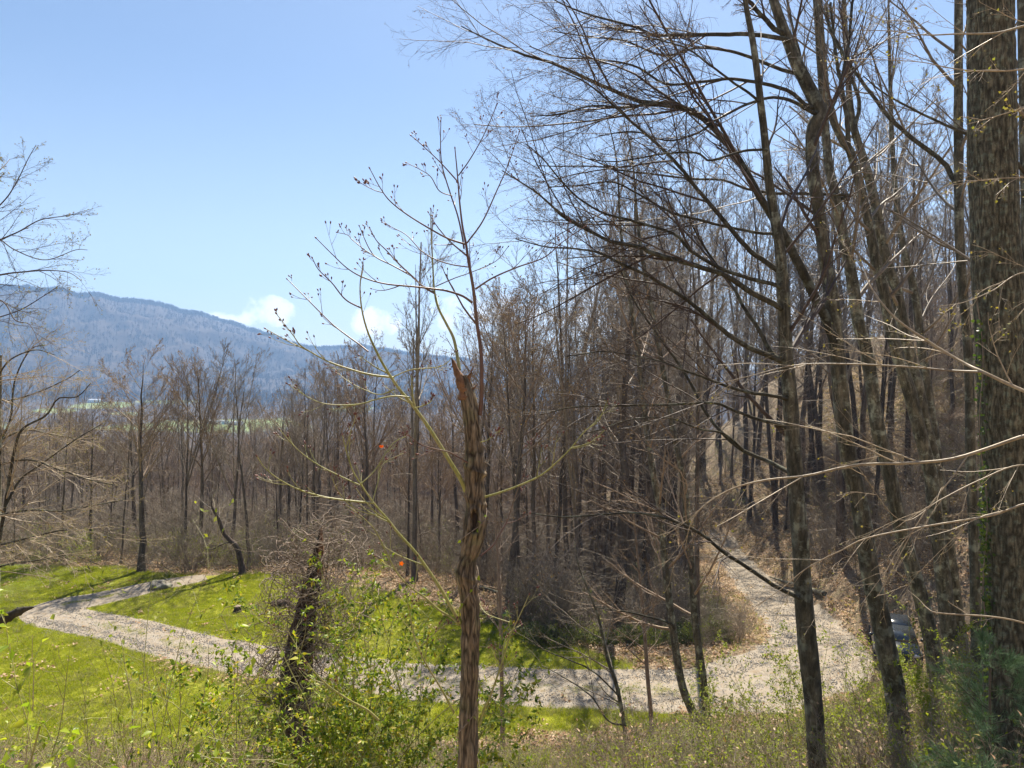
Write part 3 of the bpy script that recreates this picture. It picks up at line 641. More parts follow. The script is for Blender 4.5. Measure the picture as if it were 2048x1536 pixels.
i = rng.integers(40, 420, 14000)[:6000]; ww = rng.normal(size=6000) * .55; ww = np.where(np.abs(ww) > 1.1, ww * .5, ww); x = RC[i, 0] + Nn[i, 0] * ww * RC[i, 2] + rng.normal(size=6000) * .1; y = RC[i, 1] + Nn[i, 1] * ww * RC[i, 2] + rng.normal(size=6000) * .1
scatter('gravel_stones', np.stack([x, y, hfun(x, y) + .0], 1), rz_rot(len(x), .05), rng.uniform(.6, 1.2, len(x)), rng.integers(0, 3, len(x)), po, 'loose grey gravel stones lying on the drive')

# ------------------------------------------------------------------ undergrowth
def brush(g, H, stems, mats, leaves=0, lm=None, n2=9, n3=5, thick=.009, droop=-.02, lsz=.05, spread=.5, wand=.12):
    k = 8; P0 = np.zeros((1, 2, 3)); P0[0, 1, 2] = .05; P0[0, :, :2] = 0
    P, Rr = grow(P0, np.full((1, 2), thick * 1.6), stems, 0, 1, 28, 16, 1, k, wand, droop, .8, g=g, absL=H, taper=0, rmin=thick)
    P = P + np.repeat(np.c_[g.normal(size=(stems, 2)) * spread * .3, np.zeros(stems)][:, None], k, 1)
    b = MB(); b.add(*tubes(P, Rr, 4))
    P2, R2 = grow(P, Rr, n2, .2, .98, 42, 14, .38, 5, .14, 0, .6, rmin=thick * .6, g=g); b.add(*tubes(P2, R2, 3))
    P3, R3 = grow(P2, R2, n3, .15, .98, 42, 14, .5, 3, .16, 0, .7, rmin=thick * .45, g=g); b.add(*tubes(P3, R3, 3))
    if leaves:
        T_ = np.concatenate([P3[:, -1], P3[:, 1], P2[:, -1], P2[:, 2]]); T_ = T_[g.integers(0, len(T_), leaves)] + g.normal(size=(leaves, 3)) * .03
        b.add(*leaf_geo(T_, g.normal(size=(leaves, 3)) + np.array([0, 0, .2]), g.normal(size=(leaves, 3)) + np.array([0, 0, 1.]), lsz * (.5 + g.random(leaves)), .55), mi=1)
    return b.build('brush', [mats, lm or M['leaf']], None, False, link=False)
g = np.random.default_rng(11)
br = [brush(g, 3.4, 11, M['twig'], n2=11, n3=5, thick=.014) for _ in range(3)] + [brush(g, 2.2, 9, M['twigred'], 160, M['litter']) for _ in range(1)] + [brush(g, 2.0, 9, M['twig'], 420, M['leafyoung'], lsz=.06) for _ in range(2)]
n = 3100; px = rng.uniform(-200, 2300, n); d = 33 + 75 * rng.random(n) ** 1.3; x = (px - 1024) / F * d; l, dd = masks(x, d)
k = (l < .15) & (dd > 1.0) & ((d > 44) | (x > 0)) & ~((x > 5) & (x < 16) & (d < 34)); x, d = x[k], d[k]; n = len(x)
k = ~((x > xr(d) - 6) & (x < xr(d) + 2) & (d < 74)) & ((x < xr(d)) | (rng.random(n) < .5)); x, d = x[k], d[k]; n = len(x); var = np.where(rng.random(n) < .22, rng.integers(4, 6, n), rng.integers(0, 4, n))
scatter('undergrowth', np.stack([x, d, hfun(x, d) - .05], 1), rz_rot(n, .08), rng.uniform(.5, 1.25, n), var, br, 'tangled leafless undergrowth between the trunks of the wood')
ev = [brush(g, 1.3, 12, M['twig'], 1100, M['leafdark'] if q < 2 else M['leafyoung'], lsz=.08, n2=8, n3=5) for q in range(3)]
x = np.r_[rng.uniform(1, 12.5, 260), rng.uniform(2, 15, 120)]; y = np.r_[rng.uniform(31.5, 39, 260), rng.uniform(36, 52, 120)]; dd = road_dist(x, y); k = (dd > .9) & ((x < xr(y) - 4.2) | (y < 30)); x, y = x[k], y[k]; n = len(x)
scatter('evergreen_ground_cover', np.stack([x, y, hfun(x, y) - .1], 1), rz_rot(n, .1), rng.uniform(.35, .9, n), rng.integers(0, 3, n), ev, 'dark green evergreen thicket filling the gully behind the drive')
x = rng.uniform(8.5, 12.8, 80); y = rng.uniform(31.6, 42, 80); k = road_dist(x, y) > .9; x, y = x[k], y[k]; n = len(x)
scatter('bank_brush', np.stack([x, y, hfun(x, y) - .05], 1), rz_rot(n, .15), rng.uniform(.25, .55, n), rng.integers(0, 6, n), br, 'low tangled brush on the leafy bank between the gully and the climbing drive')
# left verge green shrubs beyond the lawn
yg = [brush(g, 2.2, 10, M['twig'], 900, M['leafyoung'], lsz=.07) for _ in range(2)]
x = np.r_[rng.uniform(-24, -9, 30), rng.uniform(-36, -24, 16)]; y = np.r_[rng.uniform(45.5, 52, 30), rng.uniform(44, 52, 16)]; n = len(x)
scatter('young_green_brush', np.stack([x, y, hfun(x, y) - .05], 1), rz_rot(n, .08), rng.uniform(.4, 1.1, n), rng.integers(0, 2, n), yg, 'brush coming into pale green leaf at the far edge of the lawn')
# near slope
ns = [brush(g, 1.3, 9, M['twig'], 500, M['leafyoung'], lsz=.035, n2=9, n3=5, thick=.005), brush(g, 1.5, 8, M['canetan'], 60, M['leafyoung'], lsz=.03, thick=.004), brush(g, 1.3, 10, M['twigred'], 120, M['litter'], lsz=.05, thick=.005), brush(g, 1.2, 12, M['twig'], 1100, M['leafyoung'], lsz=.045, thick=.005)]
n = 2600; px = rng.uniform(-250, 2300, n); d = 4.5 + 17.5 * rng.random(n) ** .8; x = (px - 1024) / F * d
k = ~((px > 920) & (px < 1200) & (rng.random(n) < .35)) & ~((d < 8) & (px > 1000) & (px < 1750)) & ~((d < 9.5) & (px > 560) & (px < 900)) & ~((px < 560) & (rng.random(n) < .35)); x, d, px = x[k], d[k], px[k]; n = len(x)
var = np.where(px > 1220, rng.choice([0, 1, 3, 3, 2, 2], n), rng.choice([0, 1, 1, 2, 3], n))
sc_ = rng.uniform(.45, 1.0, n) * np.where(d > 18, .75, 1) * np.where((px > 1200) & (d < 17), 1.1, .85)
scatter('slope_thicket', np.stack([x, d, hfun(x, d) - .05], 1), rz_rot(n, .1), sc_, var, ns, 'weeds, briars and small shrubs coming into leaf on the near slope')

# ------------------------------------------------------------------ near trees of the stand on the slope
def limb_pts(pts, d0, d1, w0, w1):
    n = len(pts); dd = np.linspace(d0, d1, n); ww = np.linspace(w0, w1, n)
    return np.array([[*at(px, py, q), wv / 2 * q / F] for (px, py), q, wv in zip(pts, dd, ww)])
def twigs(mb, P, Rr, n1, n2, n3, g, ratio=.45, ang=32, up=.0, mi=0, bud=0, rm=.003, flat=None, a=(.25, 1.0), n4=0):
    P1, R1 = grow(P, Rr, n1, a[0], a[1], ang, 10, ratio, 8, .07, up, .5, rmin=rm, g=g, flat=flat, taper=.5); mb.add(*tubes(P1, R1, 4), mi=mi)
    P2, R2 = grow(P1, R1, n2, .12, .97, ang, 10, .42, 6, .09, up, .55, rmin=rm * .7, g=g, flat=flat); mb.add(*tubes(P2, R2, 3), mi=mi)
    P3, R3 = grow(P2, R2, n3, .12, .97, ang + 4, 12, .5, 4, .12, up, .6, rmin=rm * .5, g=g, flat=flat); mb.add(*tubes(P3, R3, 3), mi=mi)
    if n4: P3, R3 = grow(P3, R3, n4, .12, .97, ang + 4, 12, .55, 3, .12, up, .7, rmin=rm * .42, g=g); mb.add(*tubes(P3, R3, 3), mi=mi)
    if bud:
        tips = P3[::max(1, int(1 / bud)), -1]; n = len(tips); mb.add(*leaf_geo(tips, g.normal(size=(n, 3)), g.normal(size=(n, 3)), .012 + .012 * g.random(n), .8), mi=1)
def bark_tube(mb, pts, k, s, amp, fr, fz, seed, base=0):
    Q = resample(pts, k); P = Q[None, :, :3]; r = Q[:, 3]
    V, q = tubes(P, r[None], s); V = V.reshape(k, s, 3); ax = Q[:, None, :3]; dirn = V - ax
    L = np.r_[0, np.cumsum(np.linalg.norm(np.diff(Q[:, :3], axis=0), axis=1))]
    th = np.arange(s) / s
    wq = vn(th[None] * 6 + 0 * L[:, None], L[:, None] * fz * .7 + 0 * th[None], s=seed + 3, perx=6) * 2.2
    nn = vn(th[None] * fr + wq, L[:, None] * fz + 0 * th[None], s=seed, perx=fr)
    nn2 = vn(th[None] * fr * 2 + 0 * L[:, None], L[:, None] * fz * 2.3 + 0 * th[None], s=seed + 5, perx=fr * 2)
    lump = vn(th[None] * 3 + 0 * L[:, None], L[:, None] * 1.5 + 0 * th[None], s=seed + 9, perx=3)
    f = 1 + amp * (np.abs(nn - .5) * 2 + .5 * (nn2 - .5) - .5) + .10 * (lump - .5)
    if base: f = f + base * np.exp(-L / .35)[:, None]
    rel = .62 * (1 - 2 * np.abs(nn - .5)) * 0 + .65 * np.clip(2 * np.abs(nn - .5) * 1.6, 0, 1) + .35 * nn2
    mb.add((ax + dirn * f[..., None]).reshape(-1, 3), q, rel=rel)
    return Q
def near_tree(name, label, d, trunk, limbs, seed, group=None, matn='poplar', sides=26, rows=220, amp=.10, fr=15, fz=3.5, top=4.0, auto=10, dtop=0, twn=(9, 6, 5), tm='twig', up=0.0, n4=0, autoL=2.6, autoa=(.45, .98), fl=None, extra_trunks=()):
    g = np.random.default_rng(seed)
    pts = [list(at(px, py, d + dtop * i / max(1, len(trunk) - 1))) + [wv / 2 * d / F] for i, (px, py, wv) in enumerate(trunk)]
    p0, p1 = np.array(pts[0]), np.array(pts[1])
    # carry the trunk down to the slope
    dirn = (p0 - p1)[:3]; dirn = dirn / max(.05, -dirn[2]) if dirn[2] < 0 else np.array([0, 0, -1]); dirn[:2] *= .6
    gz = float(hfun(p0[0], p0[1])); drop = p0[2] - gz
    if drop > .1:
        q = p0[:3] + dirn * drop; q[2] = float(hfun(q[0], q[1])) - .2; pts = [list(q) + [p0[3] * 1.25]] + pts
    else: pts[0][2] = gz - .2
    if top:
        a, b_ = np.array(pts[-2]), np.array(pts[-1]); dv = nrm((b_ - a)[:3]); dv = nrm(dv + np.array([0, 0, .6])); pts.append(list(b_[:3] + dv * top * .5) + [b_[3] * .6]); pts.append(list(b_[:3] + dv * top + g.normal(size=3) * .2) + [.008])
    root = empty(name, tuple(np.array(pts[0][:3]) + np.array([0, 0, .2])), label, 'tree', group)
    mb = MB(); Q = bark_tube(mb, np.array(pts), rows, sides, amp, fr, fz, seed, .35); mb.build('trunk', M[matn], root)
    tw = MB(); K = 26; LP = []; LR = []
    tx = np.array([q[0] for q in trunk], float); ty = np.array([q[1] for q in trunk], float); o_ = np.argsort(ty)
    for L_ in limbs:
        y0 = L_[0][0][1] + 10; x0 = float(np.interp(y0, ty[o_], tx[o_]))
        if abs(x0 - L_[0][0][0]) < 55: L_ = ([(x0, y0)] + list(L_[0]),) + tuple(L_[1:])
        p = limb_pts(L_[0], L_[1], L_[2], L_[3], L_[4]); q = resample(p, 40)
        jit = g.normal(size=(40, 3)) * .006 * (q[:, 3:] / .02) ; jit[0] = 0; q[:, :3] += np.cumsum(jit, 0) * .5
        lb = MB(); lb.add(*tubes(q[None, :, :3], q[None, :, 3], 9)); lb.build('branch', M[matn], root)
        q = resample(q, K); LP.append(q[:, :3]); LR.append(q[:, 3])
    if LP: twigs(tw, np.array(LP), np.array(LR), *twn, g, up=up, bud=.3, n4=n4, flat=fl)
    if auto:
        TP = resample(Q, 40); A1, AR = grow(TP[None, :, :3], TP[None, :, 3], auto, *autoa, 48, 12, 1, 9, .06, .03, .35, g=g, absL=autoL, taper=.3); tw.add(*tubes(A1, AR, 5))
        twigs(tw, A1, AR, 6, 4, 3, g, up=.02, bud=.3)
    tw.build('twigs', [M[tm], M['redbud']], root)
    return root
D1, D2, D3 = 10.5, 12.5, 16
near_tree('poplar_tree', 'straight lichened trunk whose long limbs all sweep out towards the broken trunk', D1,
    [(1634, 1536, 37), (1626, 1400, 36), (1611, 1250, 37), (1601, 1100, 33), (1590, 950, 31), (1580, 800, 28), (1572, 700, 27), (1565, 560, 23), (1560, 500, 21), (1540, 374, 17), (1524, 228, 14), (1507, 91, 12), (1493, 16, 10), (1488, -40, 9)],
    [([(1550, 570), (1490, 554), (1432, 533), (1378, 500), (1350, 470), (1258, 439), (1209, 426), (1160, 397), (1121, 358), (1082, 312), (1050, 285)], D1, 9.6, 9, 2),
     ([(1554, 610), (1498, 579), (1448, 546), (1386, 525), (1303, 500), (1284, 488), (1225, 478), (1177, 456), (1130, 430), (1108, 410), (1076, 381), (1037, 355), (1005, 335)], D1, 9.2, 13, 2),
     ([(1548, 715), (1490, 690), (1440, 653), (1395, 612), (1357, 583), (1303, 550), (1241, 521), (1200, 500), (1150, 490), (1090, 486), (1030, 470)], D1, 9.7, 12, 2),
     ([(1548, 711), (1515, 653), (1490, 616), (1465, 570), (1432, 525), (1415, 500), (1396, 470), (1370, 420), (1340, 370)], D1, 11.4, 10, 2),
     ([(1550, 537), (1500, 500), (1453, 446), (1404, 387), (1356, 329), (1307, 283), (1258, 241), (1209, 195), (1165, 160), (1120, 140)], D1, 10.8, 12, 2),
     ([(1511, 195), (1470, 166), (1421, 127), (1372, 94), (1323, 78), (1280, 66)], D1, 10, 6, 2),
     ([(1590, 1192), (1545, 1168), (1477, 1123), (1440, 1100), (1400, 1065), (1350, 1040), (1280, 1022), (1200, 1025), (1120, 1030), (1060, 1022)], D1, 9.0, 10, 2),
     ([(1560, 794), (1510, 790), (1469, 781), (1432, 769), (1378, 748), (1324, 728), (1260, 712), (1200, 705), (1130, 715)], D1, 9.6, 8, 2),
     ([(1564, 852), (1515, 839), (1469, 823), (1424, 806), (1324, 808), (1241, 808), (1200, 808), (1140, 812), (1080, 826)], D1, 10.3, 8, 2),
     ([(1570, 940), (1535, 920), (1473, 893), (1415, 835), (1366, 748), (1303, 657), (1262, 595), (1235, 530)], D1, 12.4, 10, 3),
     ([(1488, 901), (1448, 868), (1399, 860), (1337, 839), (1262, 844), (1200, 864), (1140, 880)], 11, 10, 5, 1.5),
     ([(1530, 300), (1478, 306), (1420, 325), (1395, 310), (1340, 309), (1291, 316), (1225, 325), (1170, 318)], D1, 10, 6, 2),
     ([(1550, 468), (1500, 462), (1404, 439), (1339, 420), (1274, 384), (1225, 361), (1164, 368), (1100, 372)], D1, 11, 7, 2)],
    1, twn=(12, 8, 5), tm='twigdark', up=-.008, auto=14, n4=3, autoL=2.2, autoa=(.35, .98))
near_tree('poplar_tree', 'leaning lichened trunk with a sharp kink high up, next to the straight poplar', D2,
    [(1808, 1536, 42), (1791, 1387, 40), (1774, 1301, 38), (1757, 1215, 36), (1740, 1147, 35), (1719, 1010, 33), (1697, 914, 31), (1684, 810, 30), (1674, 707, 29), (1664, 603, 27), (1648, 500, 25), (1638, 423, 24), (1628, 358, 24), (1623, 293, 24), (1630, 248, 28), (1641, 226, 26), (1621, 182, 26), (1595, 130, 24), (1576, 81, 22), (1556, 26, 19), (1543, -20, 17)],
    [([(1672, 690), (1655, 637), (1626, 583), (1606, 541), (1582, 490), (1560, 456), (1540, 423), (1514, 381), (1485, 325), (1439, 270), (1400, 234), (1356, 221), (1291, 213), (1242, 192), (1177, 163), (1112, 133), (1063, 120), (1014, 101), (965, 78), (930, 60)], D2, 11.6, 22, 2),
     ([(1400, 234), (1350, 205), (1300, 207), (1250, 214), (1180, 212), (1120, 228), (1060, 232)], 12, 11, 6, 2),
     ([(1576, 81), (1500, 68), (1437, 70), (1356, 72), (1307, 72), (1274, 55), (1225, 42), (1177, 29), (1128, 10), (1080, -20)], D2, 11.6, 10, 2),
     ([(1612, 208), (1582, 182), (1530, 166), (1465, 159), (1400, 163), (1330, 165), (1270, 130), (1190, 115), (1120, 112), (1060, 90)], D2, 12, 9, 2),
     ([(1569, 140), (1517, 120), (1459, 101), (1400, 94), (1330, 110), (1250, 80), (1180, 72), (1110, 60)], D2, 13.4, 8, 2),
     ([(1620, 221), (1579, 199), (1546, 195), (1498, 208), (1433, 241), (1400, 264), (1340, 280), (1270, 262), (1200, 270)], D2, 11.2, 8, 2),
     ([(1560, 60), (1520, 20), (1480, -20), (1430, -60)], D2, 12, 12, 5),
     ([(1640, 250), (1670, 200), (1690, 120), (1700, 30), (1712, -40)], D2, 13.4, 9, 5)],
    2, twn=(14, 8, 5), tm='twigdark', up=-.006, auto=8, n4=3, autoa=(.5, .98), autoL=2)
near_tree('poplar_tree', 'slim leaning trunk just right of the kinked trunk', D3,
    [(1880, 1420, 32), (1873, 1352, 31), (1860, 1267, 30), (1842, 1198, 29), (1818, 1113, 28), (1798, 1044, 27), (1775, 930, 26), (1755, 852, 26), (1734, 707, 24), (1717, 645, 23), (1705, 562, 22), (1693, 500, 21), (1686, 472, 20), (1670, 390, 18), (1657, 325, 17), (1651, 260, 15), (1644, 180, 13), (1634, 42, 11), (1628, -40, 9)],
    [([(1703, 390), (1628, 387), (1556, 387), (1498, 379), (1449, 361), (1400, 358), (1339, 352), (1258, 342), (1193, 332), (1128, 332), (1080, 330)], D3, 14, 7, 2),
     ([(1651, 260), (1625, 200), (1600, 120), (1580, 40), (1570, -30)], D3, 16, 9, 4)], 3, twn=(9, 6, 5), auto=16, n4=1)
near_tree('poplar_tree', 'leaning trunk that divides at half its height, fourth of the leaning row', 17.5,
    [(1908, 1360, 32), (1904, 1300, 31), (1894, 1232, 30), (1883, 1130, 28), (1871, 1038, 26), (1862, 955, 26), (1842, 873, 25), (1821, 790, 24), (1788, 686, 22), (1767, 583, 20), (1747, 500, 19), (1742, 472, 18), (1725, 390, 17), (1703, 309, 16), (1683, 277, 14), (1660, 220, 12), (1648, 120, 10), (1640, 0, 8)],
    [([(1697, 300), (1690, 228), (1677, 163), (1668, 90), (1660, 0)], 17.5, 17, 11, 5)], 4, auto=16)
near_tree('poplar_tree', 'tall leaning trunk that crosses the divided trunk next to it', 18.5,
    [(1925, 1330, 30), (1912, 1230, 28), (1895, 1100, 28), (1872, 950, 26), (1850, 850, 25), (1833, 769, 24), (1809, 665, 22), (1792, 583, 21), (1767, 500, 20), (1751, 407, 18), (1729, 325, 17), (1709, 260, 14), (1699, 195, 12), (1693, 98, 10), (1688, 0, 8)],
    [([(1709, 260), (1720, 200), (1700, 130), (1670, 60), (1655, 0)], 18.5, 18, 9, 5)], 5, auto=18)
near_tree('slim_tree', 'slim reddish brown trunk between the leaning row and the huge trunk', 22,
    [(1900, 1150, 18), (1880, 950, 17), (1854, 769, 17), (1842, 686, 16), (1829, 583, 15), (1808, 500, 13), (1795, 420, 11), (1785, 300, 9), (1780, 150, 7)], [], 6, auto=22, sides=12, rows=80, autoL=3)
near_tree('slim_tree', 'straight pole of a tree standing close beside the huge ivied trunk', 14,
    [(1952, 1300, 19), (1949, 1121, 18), (1941, 914, 18), (1937, 707, 17), (1920, 500, 17), (1917, 260, 17), (1917, 0, 15), (1915, -60, 14)],
    [([(1908, 358), (1888, 325), (1839, 283), (1790, 238), (1758, 195), (1712, 130), (1693, 98), (1670, 50), (1650, 0)], 14, 15, 11, 4)], 7, auto=16, sides=16, rows=120, autoL=2.4)
near_tree('slim_tree', 'thin twin trunk bowed at its foot, beside the drive', 22,
    [(1418, 1480, 20), (1400, 1448, 18), (1381, 1414, 17), (1360, 1352, 16), (1340, 1215, 15), (1329, 1113, 14), (1318, 1010, 13), (1308, 955, 13), (1295, 873, 12), (1280, 740, 10), (1268, 645, 9), (1250, 540, 7), (1240, 440, 5)],
    [([(1343, 1250), (1310, 1238), (1270, 1228), (1230, 1222), (1190, 1215)], 22, 21, 6, 2)], 8, auto=22, sides=14, rows=120, autoL=3.0, autoa=(.2, .98), tm='twigred')
near_tree('slim_tree', 'thin twin trunk, the straighter of the pair at the edge of the drive', 22.2,
    [(1422, 1475, 18), (1415, 1448, 17), (1405, 1352, 16), (1391, 1250, 15), (1384, 1147, 14), (1374, 1045, 13), (1366, 955, 12), (1345, 852, 11), (1324, 728, 10), (1289, 541, 8), (1275, 440, 6)], [], 9, auto=24, sides=14, rows=120, autoL=3.0, autoa=(.2, .98), tm='twigred')
near_tree('sapling', 'short reddish sapling trunk on the near verge of the drive', 24,
    [(1303, 1440, 9), (1295, 1352, 8), (1289, 1260, 7), (1280, 1160, 5), (1270, 1060, 4)], [], 10, auto=22, sides=8, rows=50, top=1, autoL=1.7, autoa=(.3, .98), tm='twigred', matn='vine')
near_tree('sapling', 'thin sapling on the near verge immediately right of the broken trunk', 23,
    [(1005, 1458, 9), (1003, 1335, 8), (999, 1181, 7), (993, 1078, 5), (985, 990, 4)], [], 11, auto=20, sides=8, rows=50, top=1, autoL=1.6, autoa=(.3, .98), tm='twigred', matn='vine')
near_tree('sapling', 'bent grey sapling with arching side shoots in front of the drive', 15,
    [(1258, 1520, 9), (1237, 1387, 8), (1213, 1311, 7), (1196, 1233, 5), (1160, 1140, 3)],
    [([(1235, 1390), (1190, 1345), (1140, 1320), (1090, 1300), (1050, 1270)], 15, 14, 4, 1.5), ([(1215, 1440), (1180, 1390), (1120, 1350), (1080, 1330)], 15, 15.5, 4, 1.5)], 12, auto=16, sides=8, rows=50, top=.6, autoL=1.5, autoa=(.3, .98), twn=(5, 4, 3))
# crooked tree at the lawn crest
d4 = 42.5
near_tree('crooked_tree', 'dark crooked tree bent in an S over the far edge of the lawn', d4,
    [(486, 1156, 16), (483, 1130, 12), (474, 1095, 11), (460, 1080, 9), (447, 1065, 8), (438, 1040, 7), (426, 1018, 5)],
    [([(457, 1085), (440, 1090), (425, 1098), (410, 1099)], d4, 42, 2.5, 1)], 13, matn='log', auto=5, sides=10, rows=60, top=.7, autoL=2, autoa=(.5, .98), twn=(3, 3, 2))

# huge trunk at the right
DB = 7.4
def big_tree():
    g = np.random.default_rng(30)
    root = near_tree('huge_tree', 'huge straight trunk with finely ridged grey brown bark and a strip of ivy', DB,
        [(2034, 1536, 108), (2026, 1300, 102), (2012, 900, 92), (1998, 600, 88), (1990, 480, 86), (1983, 200, 84), (1981, 0, 82), (1980, -80, 80)],
        [], 30, matn='big', sides=220, rows=1100, amp=.04, fr=84, fz=9, top=9, auto=14, autoa=(.72, .98), autoL=3.5)
    iv = MB(); n = 520; py = np.r_[rng.uniform(640, 1250, n // 2), rng.uniform(1000, 1500, n // 2)]; xs = np.interp(py, [480, 900, 1300, 1536], [1953, 1966, 1975, 1980])
    stem = np.array([[*(at(np.interp(q, [480, 900, 1300, 1536], [1953, 1966, 1975, 1980]) + 6 * math.sin(q * .02), q, DB - .1)), .006] for q in range(600, 1530, 30)])
    P = np.array([at(a + g.normal() * 6, b_, DB - .08 + g.normal() * .03) for a, b_ in zip(xs, py)])
    iv.add(*leaf_geo(P, g.normal(size=(n, 3)) + np.array([-.6, -.5, 0]), np.array([-.4, -1, .3]) + g.normal(size=(n, 3)) * .4, .022 + .03 * g.random(n), .9))
    root_loc = root
    o = iv.build('ivy_leaves', M['ivy'], root, False); o['kind'] = 'stuff'
    iv = MB(); q = resample(stem, 120); iv.add(*tubes(q[None, :, :3], q[None, :, 3], 5)); iv.build('ivy_stem', M['vine'], root)
big_tree()
near_tree('slim_tree', 'bare grey trunk half hidden behind the huge ivied trunk', 11,
    [(2070, 1300, 26), (2060, 700, 24), (2052, 300, 22), (2046, 0, 20), (2043, -60, 18)], [([(2046, 340), (2010, 305), (1937, 270), (1872, 241), (1807, 208), (1758, 179), (1725, 150)], 11, 10.5, 9, 2)], 32, auto=8, sides=14, rows=90)

# branches reaching in from a tree beyond the right edge
def overhang(name, label, curves, seed, matn, tm, cat='branch', twn=(6, 4, 3), up=0, d_root=None, ratio=.35, tr=None, ws=1, bm=None):
    g = np.random.default_rng(seed); first = np.array(curves[0][0][0]); root = empty(name, tuple(at(*curves[0][0][0], curves[0][1])), label, cat)
    tw = MB(); LP, LR = [], []
    if tr is not None:
        pts = np.array(tr); pts[0, 2] = float(hfun(pts[0, 0], pts[0, 1])) - .2
        mb = MB(); bark_tube(mb, pts, 120, 18, .08, 9, 1.4, seed, .3); mb.build('trunk', M[matn], root)
    for c in curves:
        p = limb_pts(c[0], c[1], c[2], c[3] * ws, c[4]); q = resample(p, 36); mb = MB(); mb.add(*tubes(q[None, :, :3], q[None, :, 3], 7)); mb.build('branch', M[bm or tm], root)
        q = resample(q, 20); LP.append(q[:, :3]); LR.append(q[:, 3])
    twigs(tw, np.array(LP), np.array(LR), *twn, g, up=up, ratio=ratio, bud=.5, rm=.0022, a=(.1, 1))
    tw.build('twigs', [M[tm], M['yelbud']], root); return root
xo, yo = 3.9, 4.2
overhang('overhanging_tree', 'pale thin branches drooping in front of the huge trunk and the leaning row',
    [([(2150, 850), (2045, 873), (1987, 893), (1904, 918), (1821, 926), (1713, 930), (1614, 951), (1531, 960), (1469, 976), (1415, 1005), (1382, 1045), (1370, 1100)], 4.4, 5.2, 8, 1.5),
     ([(2150, 990), (2045, 1009), (1987, 1030), (1862, 1051), (1738, 1075), (1684, 1100), (1614, 1136), (1560, 1180), (1500, 1220)], 4.3, 4.8, 5, 1.2),
     ([(2150, 820), (2048, 782), (1966, 744), (1928, 726), (1862, 686), (1792, 637), (1747, 583), (1730, 545), (1715, 500)], 4.6, 5.8, 8, 1.5),
     ([(1966, 744), (1900, 741), (1821, 734), (1697, 728), (1593, 730), (1500, 752), (1420, 772)], 4.9, 5.8, 5, 1),
     ([(2150, 560), (2048, 545), (1987, 580), (1930, 604), (1880, 612)], 4.5, 4.2, 3, 1),
     ([(2150, 30), (2048, 52), (1990, 66), (1910, 68), (1850, 70), (1780, 62), (1700, 60)], 4.4, 5, 5, 1.2),
     ([(2150, 110), (2048, 138), (1960, 142), (1900, 136), (1840, 124), (1740, 118)], 4.3, 4.6, 4, 1),
     ([(2150, 350), (2048, 355), (1980, 358), (1905, 370)], 4.0, 4.0, 2.5, 1),
     ([(2150, 180), (2048, 215), (1980, 236), (1930, 250)], 4.0, 4.0, 2.5, 1),
     ([(2150, 960), (2048, 930), (1960, 960), (1880, 1000), (1800, 1040), (1713, 930)], 5, 4.8, 4, 1.2)], 41, 'poplar', 'canetan', 'tree', (7, 5, 3), -.02,
    tr=[[4.1, 4.6, 5, .14], [4.05, 4.6, 9, .12], [3.95, 4.55, 12, .1], [3.9, 4.5, 15, .08]])
overhang('red_briar', 'single pinkish red briar cane arching in front of the foot of the huge trunk', [([(2120, 1275), (2048, 1246), (1980, 1233), (1877, 1226), (1853, 1215), (1837, 1198), (1815, 1180)], 4.2, 4.5, 4.5, 1.2)], 43, 'canetan', 'canetan', 'briar', (2, 2, 1), ratio=.15)
# left: a tree outside the frame, fine twigs against the sky
overhang('overhanging_tree', 'fine dark twigs hanging against the sky above the mountain',
    [([(-80, 570), (0, 550), (44, 544), (96, 541), (137, 545), (164, 562)], 9, 8.6, 7, 1),
     ([(-80, 520), (0, 480), (40, 462), (80, 440), (130, 432), (170, 425)], 9, 9.4, 6, 1),
     ([(-80, 480), (0, 410), (30, 370), (55, 320), (72, 290)], 9, 9, 5, 1),
     ([(-80, 600), (0, 600), (30, 640), (60, 650), (80, 690)], 9, 8.5, 5, 1),
     ([(-80, 420), (-10, 350), (10, 330), (20, 318)], 9, 9.5, 4, 1),
     ([(-80, 500), (-20, 470), (30, 500), (90, 520), (150, 500), (175, 500)], 9, 8.6, 5, 1),
     ([(-80, 660), (-20, 640), (40, 620), (90, 590), (120, 570)], 9, 9.6, 5, 1)], 45, 'poplar', 'twigdark', 'tree', (10, 7, 5), -.01, ratio=.36, ws=.6,
    tr=[[-7.6, 9, 3, .16], [-7.6, 9, 8, .13], [-7.5, 9, 12, .11], [-7.3, 9, 16, .06]])
